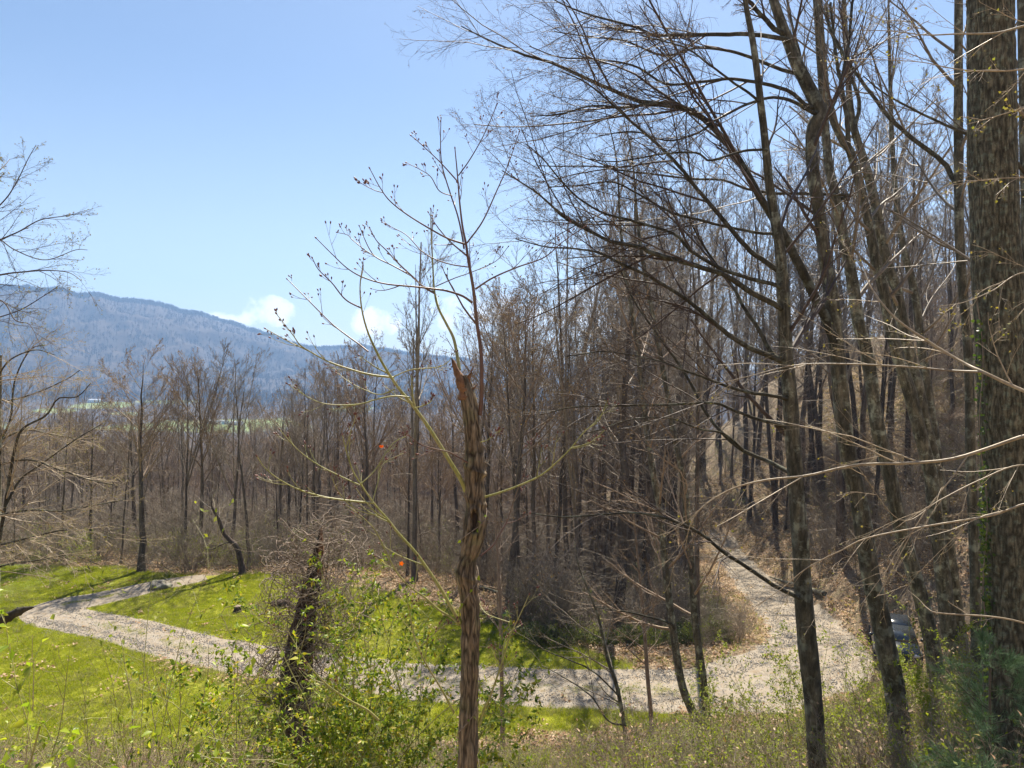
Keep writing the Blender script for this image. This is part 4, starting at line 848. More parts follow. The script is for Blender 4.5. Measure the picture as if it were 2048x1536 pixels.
overhang('budding_tree', 'low spreading tree with dense tan twigs and yellow buds over the drive bend',
    [([(-10, 1130), (10, 1013), (27, 910), (44, 859), (92, 831), (116, 797), (154, 794), (181, 767)], 12, 11.5, 11, 1.6),
     ([(10, 1013), (40, 960), (80, 930), (150, 880), (200, 850)], 12, 12.5, 8, 1.5),
     ([(-60, 1000), (-10, 900), (20, 840), (30, 760), (60, 700), (90, 690)], 12, 12.5, 9, 1.5),
     ([(-60, 1100), (0, 1090), (60, 1075), (130, 1060), (185, 1066), (230, 1078)], 11, 10, 8, 1.5),
     ([(-60, 1050), (0, 1030), (60, 1020), (130, 1022), (190, 1010), (250, 1000)], 11, 12, 8, 1.5),
     ([(-60, 960), (0, 930), (60, 920), (120, 940), (180, 960), (230, 970)], 12, 12, 7, 1.5),
     ([(-60, 820), (-10, 760), (20, 720), (70, 700), (110, 710)], 12, 11, 7, 1.5),
     ([(-60, 1160), (10, 1130), (80, 1120), (140, 1110), (200, 1130)], 11, 10.6, 6, 1.5),
     ([(-60, 900), (0, 880), (50, 860), (110, 870), (170, 880)], 12, 13, 7, 1.5),
     ([(-60, 760), (0, 800), (60, 790), (130, 760), (160, 740)], 12, 13, 6, 1.5)], 47, 'poplar', 'canetan', 'tree', (12, 8, 7), .0, ratio=.40, ws=.62, bm='poplar',
    tr=[[-9.2, 12, 3, .16], [-9.1, 12, 7, .14], [-9.0, 12, 9.6, .11], [-8.9, 12, 12.5, .05]])

# ------------------------------------------------------------------ the broken trunk with its sprouts
DS = 4.6
def snag():
    g = np.random.default_rng(60)
    base = at(934, 1700, DS); gz = float(hfun(base[0], base[1]))
    root = empty('broken_tree', (base[0], base[1], gz), 'dark furrowed foreground trunk snapped off at the top, with long green and purple sprouts', 'tree')
    tr = [(934, 1700, 42), (935, 1536, 40), (937, 1440, 38), (940, 1330, 36), (941, 1240, 37), (938, 1190, 38), (932, 1150, 42), (936, 1118, 36), (946, 1080, 42), (951, 1045, 45), (951, 1015, 37), (950, 990, 39), (949, 962, 35), (950, 942, 41), (949, 920, 38), (948, 890, 34), (944, 850, 32), (939, 810, 31), (934, 785, 29), (930, 765, 25), (926, 752, 19)]
    pts = [[*at(px, py, DS), wv / 2 * DS / F] for px, py, wv in tr]; pts = [[pts[0][0], pts[0][1], gz - .2, .085]] + pts
    pts = np.array(pts)
    mb = MB(); bark_tube(mb, pts, 1100, 88, .17, 30, 10, 61, .0)
    V = mb.v[0].astype(float)
    # hollow knot with a swollen rim, and girdling rings
    def c(px, py, off): p = at(px, py, DS); p[1] -= off; return p
    kc = c(950, 1038, .065); dv = V - kc; e = np.sqrt((dv[:, 0] / .026) ** 2 + (dv[:, 2] / .07) ** 2); fr_ = V[:, 1] < DS - .01
    V[:, 1] += np.where(fr_, .045 * np.clip(1 - e, 0, 1) ** .5, 0); V[:, 1] -= np.where(fr_, .02 * np.exp(-((e - 1.25) / .3) ** 2), 0)
    ax = np.interp(V[:, 2], pts[::-1, 2][::-1] if pts[0, 2] < pts[-1, 2] else pts[::-1, 2], pts[:, 0])
    for py_, am in ((938, .16), (1000, .14), (1150, .12), (1178, -.1), (1110, -.06)):
        zc = at(0, py_, DS)[2]; wv = am * np.exp(-((V[:, 2] + (V[:, 0] - ax) * .5 - zc) / .018) ** 2)
        V[:, 0] += (V[:, 0] - ax) * wv; V[:, 1] += (V[:, 1] - DS) * wv
    mb.v[0] = V.astype(np.float32)
    mb.build('trunk', M['snag'], root)
    # splintered top
    sp = MB()
    for (poly, w0) in (([(928, 800), (922, 765), (913, 742), (906, 722), (903, 716)], 22), ([(934, 800), (930, 770), (921, 750), (915, 742)], 20), ([(936, 790), (938, 760), (942, 744), (948, 732)], 9),
                       ([(936, 800), (941, 782), (950, 774), (956, 768)], 8), ([(932, 760), (940, 748), (944, 745)], 6), ([(930, 795), (928, 770), (926, 752)], 22), ([(940, 800), (943, 785), (945, 778)], 10)):
        q = resample(limb_pts(poly, DS - .012 + g.normal() * .008, DS - .02, w0, 1.0), 14); q[:, 3] *= 1 + .2 * g.normal(size=14) * (q[:, 3] > .004)
        sp.add(*tubes(q[None, :, :3], q[None, :, 3], 6))
    sp.build('splintered_top', M['rot'], root, False)
    mb = MB(); a, f = ico(kc + np.array([0, .02, 0]), 1, g, 2, .05, (.02, .012, .055)); mb.add(a, f); mb.build('knot_hollow', M['log'], root)
    A = 'sprout'; Rd = 'sprout_red'
    sprouts = [  # points, depth start, end, width start, end, material
        ([(960, 830), (963, 790), (962, 705), (953, 641), (947, 580), (937, 522), (932, 488), (925, 453), (919, 402), (915, 351), (910, 298)], 0, -.1, 8, 1.6, Rd),
        ([(919, 740), (915, 715), (907, 676), (893, 648), (876, 614), (869, 583), (866, 539), (862, 453), (862, 423)], 0, .25, 6.5, 1.5, A),
        ([(934, 990), (922, 960), (900, 923), (862, 862), (828, 814), (797, 776), (770, 735), (753, 703), (736, 665), (724, 621), (720, 573), (725, 535)], 0, -.3, 8, 1.6, A),
        ([(787, 755), (745, 750), (705, 740), (654, 722), (616, 701), (579, 684), (532, 658)], -.1, -.4, 4, 1.3, A),
        ([(616, 701), (600, 690), (585, 669), (553, 628)], -.3, -.5, 2.5, 1.2, A),
        ([(724, 617), (691, 599), (664, 566), (637, 539), (625, 517)], -.2, -.4, 2.8, 1.2, Rd),
        ([(736, 703), (720, 690), (691, 669), (661, 645), (620, 604), (596, 580), (575, 559)], -.2, 0, 3, 1.2, Rd),
        ([(944, 605), (925, 592), (895, 582), (869, 578), (825, 573), (773, 568), (729, 556), (695, 537), (664, 508), (633, 477)], 0, -.5, 4.5, 1.3, Rd),
        ([(869, 587), (845, 572), (825, 553), (795, 525), (773, 501), (753, 481), (740, 457)], .15, 0, 3.5, 1.2, Rd),
        ([(825, 553), (787, 532), (753, 515), (739, 498), (728, 475), (719, 453)], .1, .2, 2.6, 1.1, Rd),
        ([(753, 515), (730, 500), (705, 480), (695, 470), (675, 465)], .1, .25, 1.8, 1, Rd),
        ([(932, 489), (896, 477), (859, 457), (814, 429), (780, 402), (760, 375), (740, 338)], -.05, -.4, 3.6, 1.2, Rd),
        ([(768, 386), (748, 380), (725, 368), (711, 357)], -.3, -.35, 1.6, 1, Rd),
        ([(917, 365), (893, 338), (876, 320), (845, 291), (823, 272)], -.05, -.2, 2.6, 1.1, Rd),
        ([(928, 497), (924, 470), (915, 430), (900, 385), (884, 330), (881, 283), (882, 237)], -.05, .2, 3.4, 1.2, Rd),
        ([(905, 392), (879, 382), (862, 354), (842, 340), (814, 326)], .05, -.1, 2, 1, Rd),
        ([(934, 486), (965, 443), (992, 385), (1016, 330), (1038, 265)], -.05, -.25, 3, 1.2, Rd),
        ([(917, 351), (941, 317), (968, 269), (994, 209)], -.05, .05, 2.4, 1.1, Rd),
        ([(951, 578), (985, 556), (1033, 535), (1088, 515), (1125, 484), (1170, 453)], 0, -.3, 3.4, 1.2, Rd),
        ([(936, 534), (903, 529), (869, 518), (842, 501), (814, 471), (785, 455), (765, 445)], -.05, .3, 2.4, 1, Rd),
        ([(871, 573), (910, 556), (944, 544), (992, 522), (1016, 494)], .2, .4, 2, 1, Rd),
        ([(783, 755), (820, 740), (850, 737), (880, 733), (898, 722), (903, 710)], -.1, 0, 2.4, 1, A),
        ([(820, 795), (790, 792), (755, 798), (720, 808), (680, 810), (640, 805), (600, 785), (575, 768)], -.2, -.5, 3.2, 1.1, A),
        ([(830, 816), (850, 810), (862, 803), (866, 790)], -.15, -.1, 2, 1, A),
        ([(790, 778), (760, 789), (730, 780), (700, 765), (680, 750)], -.2, -.1, 2.2, 1, A),
        ([(918, 1250), (903, 1235), (877, 1219), (850, 1195), (825, 1178), (795, 1147), (771, 1102), (750, 1060), (720, 1030), (690, 1010)], -.02, -.35, 4.5, 1.2, A),
        ([(920, 1246), (905, 1220), (877, 1171), (832, 1106), (798, 1068), (774, 1037), (753, 1013), (726, 975), (705, 940), (691, 896), (685, 870)], -.02, -.3, 6.5, 1.3, A),
        ([(746, 1006), (705, 1002), (654, 995), (603, 981), (562, 961), (531, 937), (514, 913)], -.2, -.6, 3.8, 1.2, A),
        ([(719, 970), (678, 951), (637, 930), (603, 906), (579, 882), (560, 860)], -.25, -.4, 2.6, 1.1, A),
        ([(722, 968), (750, 940), (784, 889), (813, 872)], -.25, -.1, 2.6, 1, A),
        ([(746, 1000), (757, 960), (767, 927), (808, 906)], -.2, -.05, 2.4, 1, A),
        ([(758, 1030), (730, 1025), (700, 1010), (675, 980), (662, 950)], -.2, -.45, 2.4, 1, A),
        ([(691, 897), (700, 870), (706, 850), (712, 830)], -.28, -.3, 1.8, 1, A),
        ([(935, 925), (900, 905), (870, 898), (840, 888), (815, 868), (803, 855)], -.06, -.4, 3, 1.1, Rd),
        ([(908, 1425), (884, 1380), (849, 1322), (829, 1274), (820, 1230), (812, 1190)], -.03, -.2, 4, 1.2, A),
        ([(838, 1295), (860, 1275), (890, 1250), (915, 1243)], -.1, -.2, 2, 1, A),
        ([(957, 1450), (968, 1420), (980, 1394), (1003, 1328), (1021, 1270), (1040, 1230), (1058, 1190)], -.02, -.1, 5, 1.2, A),
        ([(1003, 1328), (1008, 1290), (1020, 1265), (1042, 1250)], -.05, .1, 2.5, 1, A),
        ([(1020, 1245), (990, 1235), (970, 1225), (957, 1205)], -.05, .2, 2.2, 1, A),
        ([(970, 994), (1000, 985), (1033, 973), (1081, 951), (1115, 923), (1142, 896), (1170, 862), (1197, 841), (1215, 800)], -.02, -.3, 4, 1.2, A),
        ([(1142, 896), (1180, 885), (1210, 860)], -.25, -.3, 2, 1, A),
        ([(961, 1112), (985, 1092), (996, 1074), (1015, 1040), (1026, 1005), (1050, 940), (1062, 910), (1063, 880)], -.04, .1, 3, 1.1, Rd),
        ([(958, 885), (975, 880), (990, 868), (1005, 858)], -.03, -.1, 1.8, 1, A),
        ([(757, 1440), (735, 1420), (705, 1404), (675, 1385), (647, 1363), (616, 1328), (586, 1280), (560, 1230)], -.5, -.8, 4.5, 1.2, A)]
    bud = MB(); tw = {A: MB(), Rd: MB()}; LP = {A: [], Rd: []}; LR = {A: [], Rd: []}
    tips = []
    for (pl, a, b_, w0, w1, m_) in sprouts:
        q = resample(limb_pts(pl, DS + a, DS + b_, w0 * 1.15, w1 * 1.2), 40); mb = MB(); mb.add(*tubes(q[None, :, :3], q[None, :, 3], 8)); mb.build('sprout', M[m_], root)
        q2 = resample(q, 16); LP[m_].append(q2[:, :3]); LR[m_].append(q2[:, 3]); tips.append((q[-1, :3], q[-1, :3] - q[-3, :3]))
    for m_ in (A, Rd):
        P1, R1 = grow(np.array(LP[m_]), np.array(LR[m_]), 5, .3, .95, 38, 8, .22, 7, .05, .09, .6, rmin=.0014, g=g, taper=.4); tw[m_].add(*tubes(P1, R1, 5))
        P2, R2 = grow(P1, R1, 2, .3, .9, 38, 8, .4, 4, .05, .09, .7, rmin=.0012, g=g); tw[m_].add(*tubes(P2, R2, 4))
        o = tw[m_].build('side_twigs', M[m_], root); o['kind'] = 'stuff'
        for X in (P1, P2): tips += [(p[-1], p[-1] - p[-2]) for p in X]
    for p, dv in tips:
        dv = nrm(dv); q = np.array([p - dv * .003, p + dv * .004, p + dv * .010, p + dv * .016]); bud.add(*tubes(q[None], np.array([[.0016, .0048, .0042, .0008]]), 6))
    bud.build('buds', M['bud'], root)['kind'] = 'stuff'
    # vine wound round the trunk
    t = np.linspace(0, 1, 90); zz = at(0, 1536, DS)[2] + t * (at(0, 900, DS)[2] - at(0, 1536, DS)[2]); pz = pts[:, 2]
    cx = np.interp(zz, pz, pts[:, 0]); rr = np.interp(zz, pz, pts[:, 3]) * 1.12 + .003
    an = t * 22 + 1.2 * np.sin(t * 9); q = np.stack([cx + np.cos(an) * rr, DS + np.sin(an) * rr, zz], 1)
    mb = MB(); mb.add(*tubes(q[None], np.full((1, 90), .0032), 6)); mb.build('winding_vine', M['vine'], root)
    mb = MB(); n = 34; i = g.integers(0, 90, n); mb.add(*leaf_geo(q[i] + np.array([0, -.01, 0]), g.normal(size=(n, 3)) + np.array([0, -.6, -.2]), g.normal(size=(n, 3)) + np.array([0, -1, .4]), .02 + .03 * g.random(n), .7)); 
    mb.build('vine_leaves', M['leaf'], root, False)['kind'] = 'stuff'
    return root
snag()
for (px, py, lab) in ((763, 891, 'bright orange dead leaf caught on a sprout, the upper of two'), (803, 1127, 'bright orange star shaped dead leaf caught low on a sprout')):
    p = at(px, py, DS - .25); g = np.random.default_rng(px); mb = MB(); n = 5
    an = np.linspace(-1.2, 1.2, n) + 1.6; D = np.stack([np.cos(an), g.normal(size=n) * .3, -np.abs(np.sin(an))], 1) if py < 1000 else np.stack([np.cos(np.arange(n) * 1.26), g.normal(size=n) * .2, np.sin(np.arange(n) * 1.26)], 1)
    mb.add(*leaf_geo(np.repeat(p[None], n, 0), D, np.tile([[0., -1, .2]], (n, 1)), np.full(n, .018), .7)); o = mb.build('dead_leaf', M['orange'], None, False, tuple(p)); tag(o, lab, 'leaf')

# ------------------------------------------------------------------ vine-tangled stump
def vine_stump():
    g = np.random.default_rng(70); d = 8.2; b0 = at(596, 1420, d); gz = float(hfun(b0[0], d))
    root = empty('vine_covered_stump', (b0[0], d, gz), 'leaning rotten stump wrapped in a thick tangle of bare greyish vines', 'stump')
    pts = [[b0[0] - .05, d, gz - .2, .22], [*at(590, 1420, d), .19], [*at(600, 1300, d), .16], [*at(612, 1220, d), .12], [*at(628, 1150, d), .09], [*at(638, 1100, d), .055], [*at(642, 1062, d), .02]]
    mb = MB(); bark_tube(mb, np.array(pts), 220, 30, .2, 9, 4, 71); mb.build('trunk', M['log'], root)
    mb = MB(); q = np.array([[*at(640, 1150, d - .08), .04], [*at(642, 1100, d - .06), .035], [*at(643, 1055, d), .006]]); mb.add(*tubes(q[None, :, :3], q[None, :, 3], 6)); mb.build('broken_tip', M['rot'], root, False)
    # vines: long wandering strands hugging the stem and bulging out
    n = 620; k = 22; P = np.zeros((n, k, 3)); t0 = g.random(n); ax = np.array(pts)
    zt = gz + .2 + (10.1 - gz) * (t0 ** .8); an = g.random(n) * 6.28; p = np.stack([np.interp(zt, ax[:, 2], ax[:, 0]), np.full(n, d), zt], 1)
    bulge = .12 + .55 * g.random(n) * np.interp(t0, [0, .5, .85, 1], [1.9, 1.4, 1.0, .35])
    p = p + np.stack([np.cos(an), np.sin(an), 0 * an], 1) * bulge[:, None]; dv = nrm(g.normal(size=(n, 3)) + np.array([0, 0, -.4]))
    for j in range(k):
        P[:, j] = p; cx = np.interp(p[:, 2], ax[:, 2], ax[:, 0]); to = np.stack([cx - p[:, 0], d - p[:, 1], 0 * cx], 1); dist = np.linalg.norm(to, axis=1, keepdims=True)
        tang = np.stack([-to[:, 1], to[:, 0], 0 * cx], 1) / (dist + 1e-3); dv = nrm(dv + .35 * g.normal(size=(n, 3)) + to * .55 * (dist > bulge[:, None]) + tang * .12 + np.array([0, 0, -.05])); p = p + dv * .065
    rr = np.repeat((.0018 + .0045 * g.random(n) ** 2)[:, None], k, 1); mb = MB(); mb.add(*tubes(P, rr, 4)); mb.build('vines', M['vine'], root)['kind'] = 'stuff'
    mb = MB(); P1, R1 = grow(P, rr, 3, .1, .95, 55, 20, .25, 5, .25, -.02, .6, rmin=.0013, g=g); mb.add(*tubes(P1, R1, 3))
    top = resample(np.array(pts), 30)[None]; P2, R2 = grow(top[..., :3], top[..., 3], 60, .55, 1, 65, 25, 1, 7, .3, .03, .03, rmin=.0025, absL=.4, g=g); mb.add(*tubes(P2, R2, 3)); mb.build('vine_twigs', M['vine'], root)['kind'] = 'stuff'
    mb = MB(); n = 160; i = g.integers(0, P.shape[0], n); j = g.integers(0, k, n); q = P[i, j]; low = q[:, 2] < gz + 2.3 + g.normal(size=n) * .4; q = q[low]; n = len(q)
    mb.add(*leaf_geo(q, g.normal(size=(n, 3)), g.normal(size=(n, 3)) + np.array([0, 0, 1]), .03 + .035 * g.random(n), .6)); mb.build('vine_leaves', M['leaf'], root, False)['kind'] = 'stuff'
vine_stump()

# ------------------------------------------------------------------ leafy shrubs close by
def leafy(name, label, x, y, H, rad, n_st, n_lf, lm, lsz, seed, sm='sprout', wid=.5, thick=.005, up=.02, bias=0):
    g = np.random.default_rng(seed); gz = float(hfun(x, y)); root = empty(name, (x, y, gz), label, 'shrub'); k = 9
    P0 = np.zeros((1, 2, 3)); P0[0, :] = (x, y, gz); P0[0, 1, 2] += .1
    P, Rr = grow(P0, np.full((1, 2), thick * 2), n_st, 0, 1, 22, 12, 1, k, .1, up, .8, absL=H, taper=0, g=g, rmin=thick)
    off = np.c_[g.normal(size=(n_st, 2)) * rad * .4, np.zeros(n_st)]; P = P + off[:, None]
    b = MB(); b.add(*tubes(P, Rr, 5)); b.build('stems', M[sm], root)['kind'] = 'stuff'
    P2, R2 = grow(P, Rr, 12, .2, .98, 48, 14, .3, 5, .13, .02, .6, rmin=thick * .4, g=g); b = MB(); b.add(*tubes(P2, R2, 3))
    P3, R3 = grow(P2, R2, 5, .1, .98, 48, 14, .5, 4, .13, .02, .6, rmin=thick * .3, g=g); b.add(*tubes(P3, R3, 3)); b.build('twigs', M[sm], root)['kind'] = 'stuff'
    X = np.concatenate([P3.reshape(-1, 3), P2[:, 1:].reshape(-1, 3)]); X = X[g.integers(0, len(X), n_lf)]
    clump = vn(X[:, 0] * 6, X[:, 1] * 6, X[:, 2] * 6, s=3) > .38; X = X[clump]; n = len(X)
    b = MB(); b.add(*leaf_geo(X, g.normal(size=(n, 3)) + np.array([0, -.2, -.1]), g.normal(size=(n, 3)) * .7 + np.array([.1, -.3, 1]), lsz * (.5 + .9 * g.random(n)), wid)); b.build('leaves', M[lm], root, False)['kind'] = 'stuff'
    return root
leafy('leafy_shrub', 'tallest bright green shrub, between the vine tangled stump and the broken trunk', -1.42, 6.6, 2.45, .9, 22, 22000, 'leaf', .045, 80)
leafy('leafy_shrub', 'low green shrub spilling down below the vine tangled stump', -1.75, 5.7, 1.95, .8, 20, 16000, 'leaf', .042, 81)
leafy('leafy_shrub', 'small leafy shrub right against the foot of the broken trunk', -.85, 6.2, 2.1, .6, 10, 2600, 'leaf', .045, 82)
leafy('broadleaf_shrub', 'close shrub with large glossy yellow green leaves at the lower left corner', -2.05, 2.6, 1.7, .15, 12, 4500, 'leafbright', .034, 83, thick=.004, wid=.55)
leafy('leafy_shrub', 'thin young shrub beside the large leaved one, over the grass', -2.6, 4.6, 2.3, .5, 7, 900, 'leafyoung', .04, 84, thick=.003)
leafy('leafy_shrub', 'yellow green shrub at the foot of the twin trunks', 6.2, 20.3, 1.6, 1.2, 16, 5000, 'leafyoung', .06, 85)
leafy('leafy_shrub', 'broad yellow green shrub around the foot of the straight poplar', 6.6, 14.2, 2.3, 1.5, 22, 9000, 'leafyoung', .05, 86)
leafy('leafy_shrub', 'green shrub at the foot of the kinked trunk', 8.0, 13.2, 2.2, 1.3, 20, 8000, 'leafyoung', .05, 87)
leafy('leafy_shrub', 'yellow green shrub in front of the drive, left of the straight poplar', 4.4, 14.6, 1.9, 1.3, 18, 6500, 'leafyoung', .05, 88)
# tall single weeds before the lawn
for i, (px, top, d, lean) in enumerate(((243, 1262, 5.5, -.12), (206, 1290, 5.2, -.25), (356, 1330, 5.8, .1), (130, 1300, 5, .2), (470, 1310, 6.2, .25), (330, 1380, 5.4, -.1), (420, 1290, 5.5, .35), (520, 1360, 6.6, .3), (60, 1270, 5, .1), (170, 1340, 6, -.1), (290, 1300, 6.2, -.2), (705, 1120, 6.0, -.01))):
    g = np.random.default_rng(200 + i); p = at(px, top, d); gz = float(hfun(p[0] - lean, d)); o = empty('weed_stalk', (p[0] - lean * 2, d, gz), None, 'weed')
    tag(o, ['tall thin stalk rising before the left part of the lawn', 'bare stalk with few buds leaning over the grass below the drive'][i % 2] if i < 11 else 'straight green stalk rising above the bright shrub beside the vine stump', 'weed', 'tall stalks in front of the lawn' if i % 2 == 0 else 'leaning stalks in front of the lawn')
    if i == 11: del o['group']
    q = resample(np.array([[p[0] - lean * 2, d, gz - .1, .006], [p[0] - lean, d, (gz + p[2]) / 2, .005], [p[0] - lean * .3, d + .05, p[2] * .8 + gz * .2, .0035], [*p, .0015]]), 20)
    q[:, :2] += np.cumsum(g.normal(size=(20, 2)) * .006, 0)
    b = MB(); b.add(*tubes(q[None, :, :3], q[None, :, 3], 6)); b.build('stem', M['sprout' if i % 2 else 'canetan'], o)
    P1, R1 = grow(q[None, :, :3], q[None, :, 3], 11, .4, .97, 35, 10, .22, 6, .07, .04, .6, rmin=.0013, g=g); b = MB(); b.add(*tubes(P1, R1, 4))
    P2, R2 = grow(P1, R1, 3, .2, .95, 40, 10, .4, 4, .1, .04, .6, rmin=.001, g=g); b.add(*tubes(P2, R2, 3)); b.build('side_shoots', M['twigred' if i % 2 else 'sprout'], o)
    X = np.concatenate([P1[:, -1], P2[:, -1], P2[:, 1]]); n = len(X); b = MB(); b.add(*leaf_geo(X, g.normal(size=(n, 3)), g.normal(size=(n, 3)), .012 + .016 * g.random(n), .5)); b.build('leaves', M['leafyoung'], o, False)['kind'] = 'stuff'
# broken pale limb at the left edge
b = MB(); q = resample(np.array([[*at(-80, 1310, 3.4), .03], [*at(0, 1245, 3.4), .024], [*at(40, 1222, 3.4), .018], [*at(68, 1214, 3.4), .003]]), 30); b.add(*tubes(q[None, :, :3], q[None, :, 3] * (1 + .1 * rng.normal(size=(1, 30))), 10))
tag(b.build('broken_limb', M['poplar'], None), 'dark snapped limb pointing in from the edge over the drive bend', 'branch')
# pine sapling
def pine(x, y, H, seed, label, rad):
    g = np.random.default_rng(seed); gz = float(hfun(x, y)); root = empty('pine_sapling', (x, y, gz), label, 'tree')
    P = np.zeros((1, 10, 3)); P[0, :, 2] = gz + np.linspace(-.1, H, 10); P[0, :, 0] = x; P[0, :, 1] = y; Rr = np.linspace(.03, .006, 10)[None]
    b = MB(); b.add(*tubes(P, Rr, 8)); b.build('trunk', M['forest'], root)
    P1, R1 = grow(P, Rr, 26, .25, .97, 68, 8, 1, 7, .06, .05, .35, absL=rad, taper=.6, g=g); P2, R2 = grow(P1, R1, 5, .3, .95, 42, 8, .45, 4, .05, .04, .6, rmin=.002, g=g)
    b = MB(); b.add(*tubes(P1, R1, 5)); b.add(*tubes(P2, R2, 4)); b.build('branches', M['forest'], root)['kind'] = 'stuff'
    X = np.concatenate([P1[:, 3:].reshape(-1, 3), P2[:, 1:].reshape(-1, 3)]); T_ = np.concatenate([(P1[:, 3:] - P1[:, 2:-1]).reshape(-1, 3), (P2[:, 1:] - P2[:, :-1]).reshape(-1, 3)])
    m_ = 12; X = np.repeat(X, m_, 0); T_ = nrm(np.repeat(T_, m_, 0)); n = len(X); D = nrm(T_ * 1.0 + g.normal(size=(n, 3)) * .45)
    b = MB(); X = X + g.normal(size=(n, 3)) * .006; S_ = (.07 + .06 * g.random(n))[:, None]; b.add(*tubes(np.stack([X, X + D * S_ * .5, X + D * S_ + np.array([0, 0, -.012])], 1), np.tile([.0011, .001, .0004], (n, 1)), 3)); b.build('needles', M['needle'], root, False)['kind'] = 'stuff'
leafy('twiggy_shrub', 'twiggy shrub with sparse young leaves standing in front of the dark car', 14.6, 26.9, 1.7, .9, 14, 900, 'leafyoung', .05, 89, sm='twig', thick=.008)
pine(4.35, 6.3, 2.45, 90, 'young pine with long blue green needles in front of the huge trunk', .75)
pine(5.4, 7.6, 2.5, 91, 'second young pine, lower and partly behind the first at the corner below the huge trunk', .8)
pine(3.6, 5.3, 1.5, 92, 'smallest pine sapling, only its needle tips reaching up at the lower corner', .6)

# ------------------------------------------------------------------ small things on the lawn and drive
def boulder(px, py, wpx, hpx, lab, seed):
    g = np.random.default_rng(seed); d = hit(px, py + hpx / 2, 20); x = (px - 1024) / F * d; s = wpx / F * d / 2; b = MB(); import bmesh
    V, f = ico((0, 0, 0), 1, g, 4, 0, (1, 1, 1)); n_ = vn(V[:, 0] * 1.6 + 7, V[:, 1] * 1.6, V[:, 2] * 1.6, s=seed) + .4 * vn(V[:, 0] * 4 + 7, V[:, 1] * 4, V[:, 2] * 4, s=seed + 1); V = V * (.55 + .6 * n_)[:, None] * np.array([s, s * .8, hpx / F * d * .75]); V += np.array([x, d, float(hfun(x, d)) + .08])
    b.add(V, f); tag(b.build('boulder', M['rock'], None, False, (x, d, float(hfun(x, d)))), lab, 'rock')
boulder(322, 1168, 38, 16, 'grey boulder lying on the verge where the drive leaves the lawn', 5)
def stump(px, py, wpx, hpx, lab):
    d = hit(px, py, 20); x = (px - 1024) / F * d; z = float(hfun(x, d)); r = wpx / F * d / 2; h = hpx / F * d; o = empty('tree_stump', (x, d, z), lab, 'stump'); g = np.random.default_rng(8)
    b = MB(); bark_tube(b, np.array([[x, d, z - .05, r * 1.15], [x, d, z + h * .5, r], [x + .01, d, z + h, r * .95]]), 14, 20, .12, 7, 5, 8); b.build('bark', M['log'], o)
    th = np.arange(20) * 2 * math.pi / 20; V = np.vstack([[x, d, z + h + .005], np.c_[x + np.cos(th) * r * .92, d + np.sin(th) * r * .92, np.full(20, z + h + .004)]]); b = MB(); b.add(V, [[0, i + 1, (i + 1) % 20 + 1] for i in range(20)]); b.build('cut_top', M['vine'], o, False)
stump(475, 1224, 15, 12, 'small dark sawn stump standing alone on the lawn')
d = hit(560, 1212, 20); x = (560 - 1024) / F * d; z = float(hfun(x, d)); o = empty('log', (x, d, z), 'short brown log lying on the lawn beside the vine tangled stump', 'log')
b = MB(); bark_tube(b, np.array([[x - .45, d, z + .13, .15], [x, d + .05, z + .14, .16], [x + .5, d + .1, z + .13, .14]]), 20, 16, .1, 7, 3, 12); b.build('bark', M['log'], o)
th = np.arange(16) * 2 * math.pi / 16
for sx in (-.445, .495): b = MB(); b.add(np.vstack([[x + sx * 1.01, d, z + .13], np.c_[np.full(16, x + sx * 1.01), d + np.cos(th) * .13, z + .13 + np.sin(th) * .13]]), [[0, i + 1, (i + 1) % 16 + 1] for i in range(16)]); b.build('cut_end', M['cut'], o, False)
# fallen trunk on the hillside
def fallen(p0, p1, r, lab, seed, lift=.15):
    a = np.array([*p0, float(hfun(*p0)) + lift]); c = np.array([*p1, float(hfun(*p1)) + lift]); o = empty('fallen_trunk', tuple(a), lab, 'fallen trunk')
    m_ = (a + c) / 2; m_[2] = max(m_[2], float(hfun(m_[0], m_[1])) + lift * .8); b = MB(); bark_tube(b, np.array([[*a, r * .15], [*(a + (c - a) * .01), r * .8], [*(a + (c - a) * .03), r], [*m_, r * .8], [*c, r * .4]]), 90, 14, .1, 9, 2, seed); b.build('trunk', M['poplar'], o)
    g = np.random.default_rng(seed); t_ = resample(np.array([[*a, r], [*c, r * .4]]), 10)[None]; P1, R1 = grow(t_[..., :3], t_[..., 3], 7, .3, 1, 50, 10, 1, 6, .08, .1, .3, absL=1.2, g=g); b = MB(); b.add(*tubes(P1, R1, 4)); b.build('branches', M['twig'], o)['kind'] = 'stuff'
fallen((21, 38), (28, 41), .2, 'mossy fallen trunk lying across the bank between the leaning trees', 95)
fallen((18.5, 41), (19.4, 52), .16, 'dark fallen trunk lying along the upper verge of the climbing drive', 96)
fallen((-2, 43), (3, 42), .14, 'thin fallen trunk at the wood edge behind the lawn', 97)

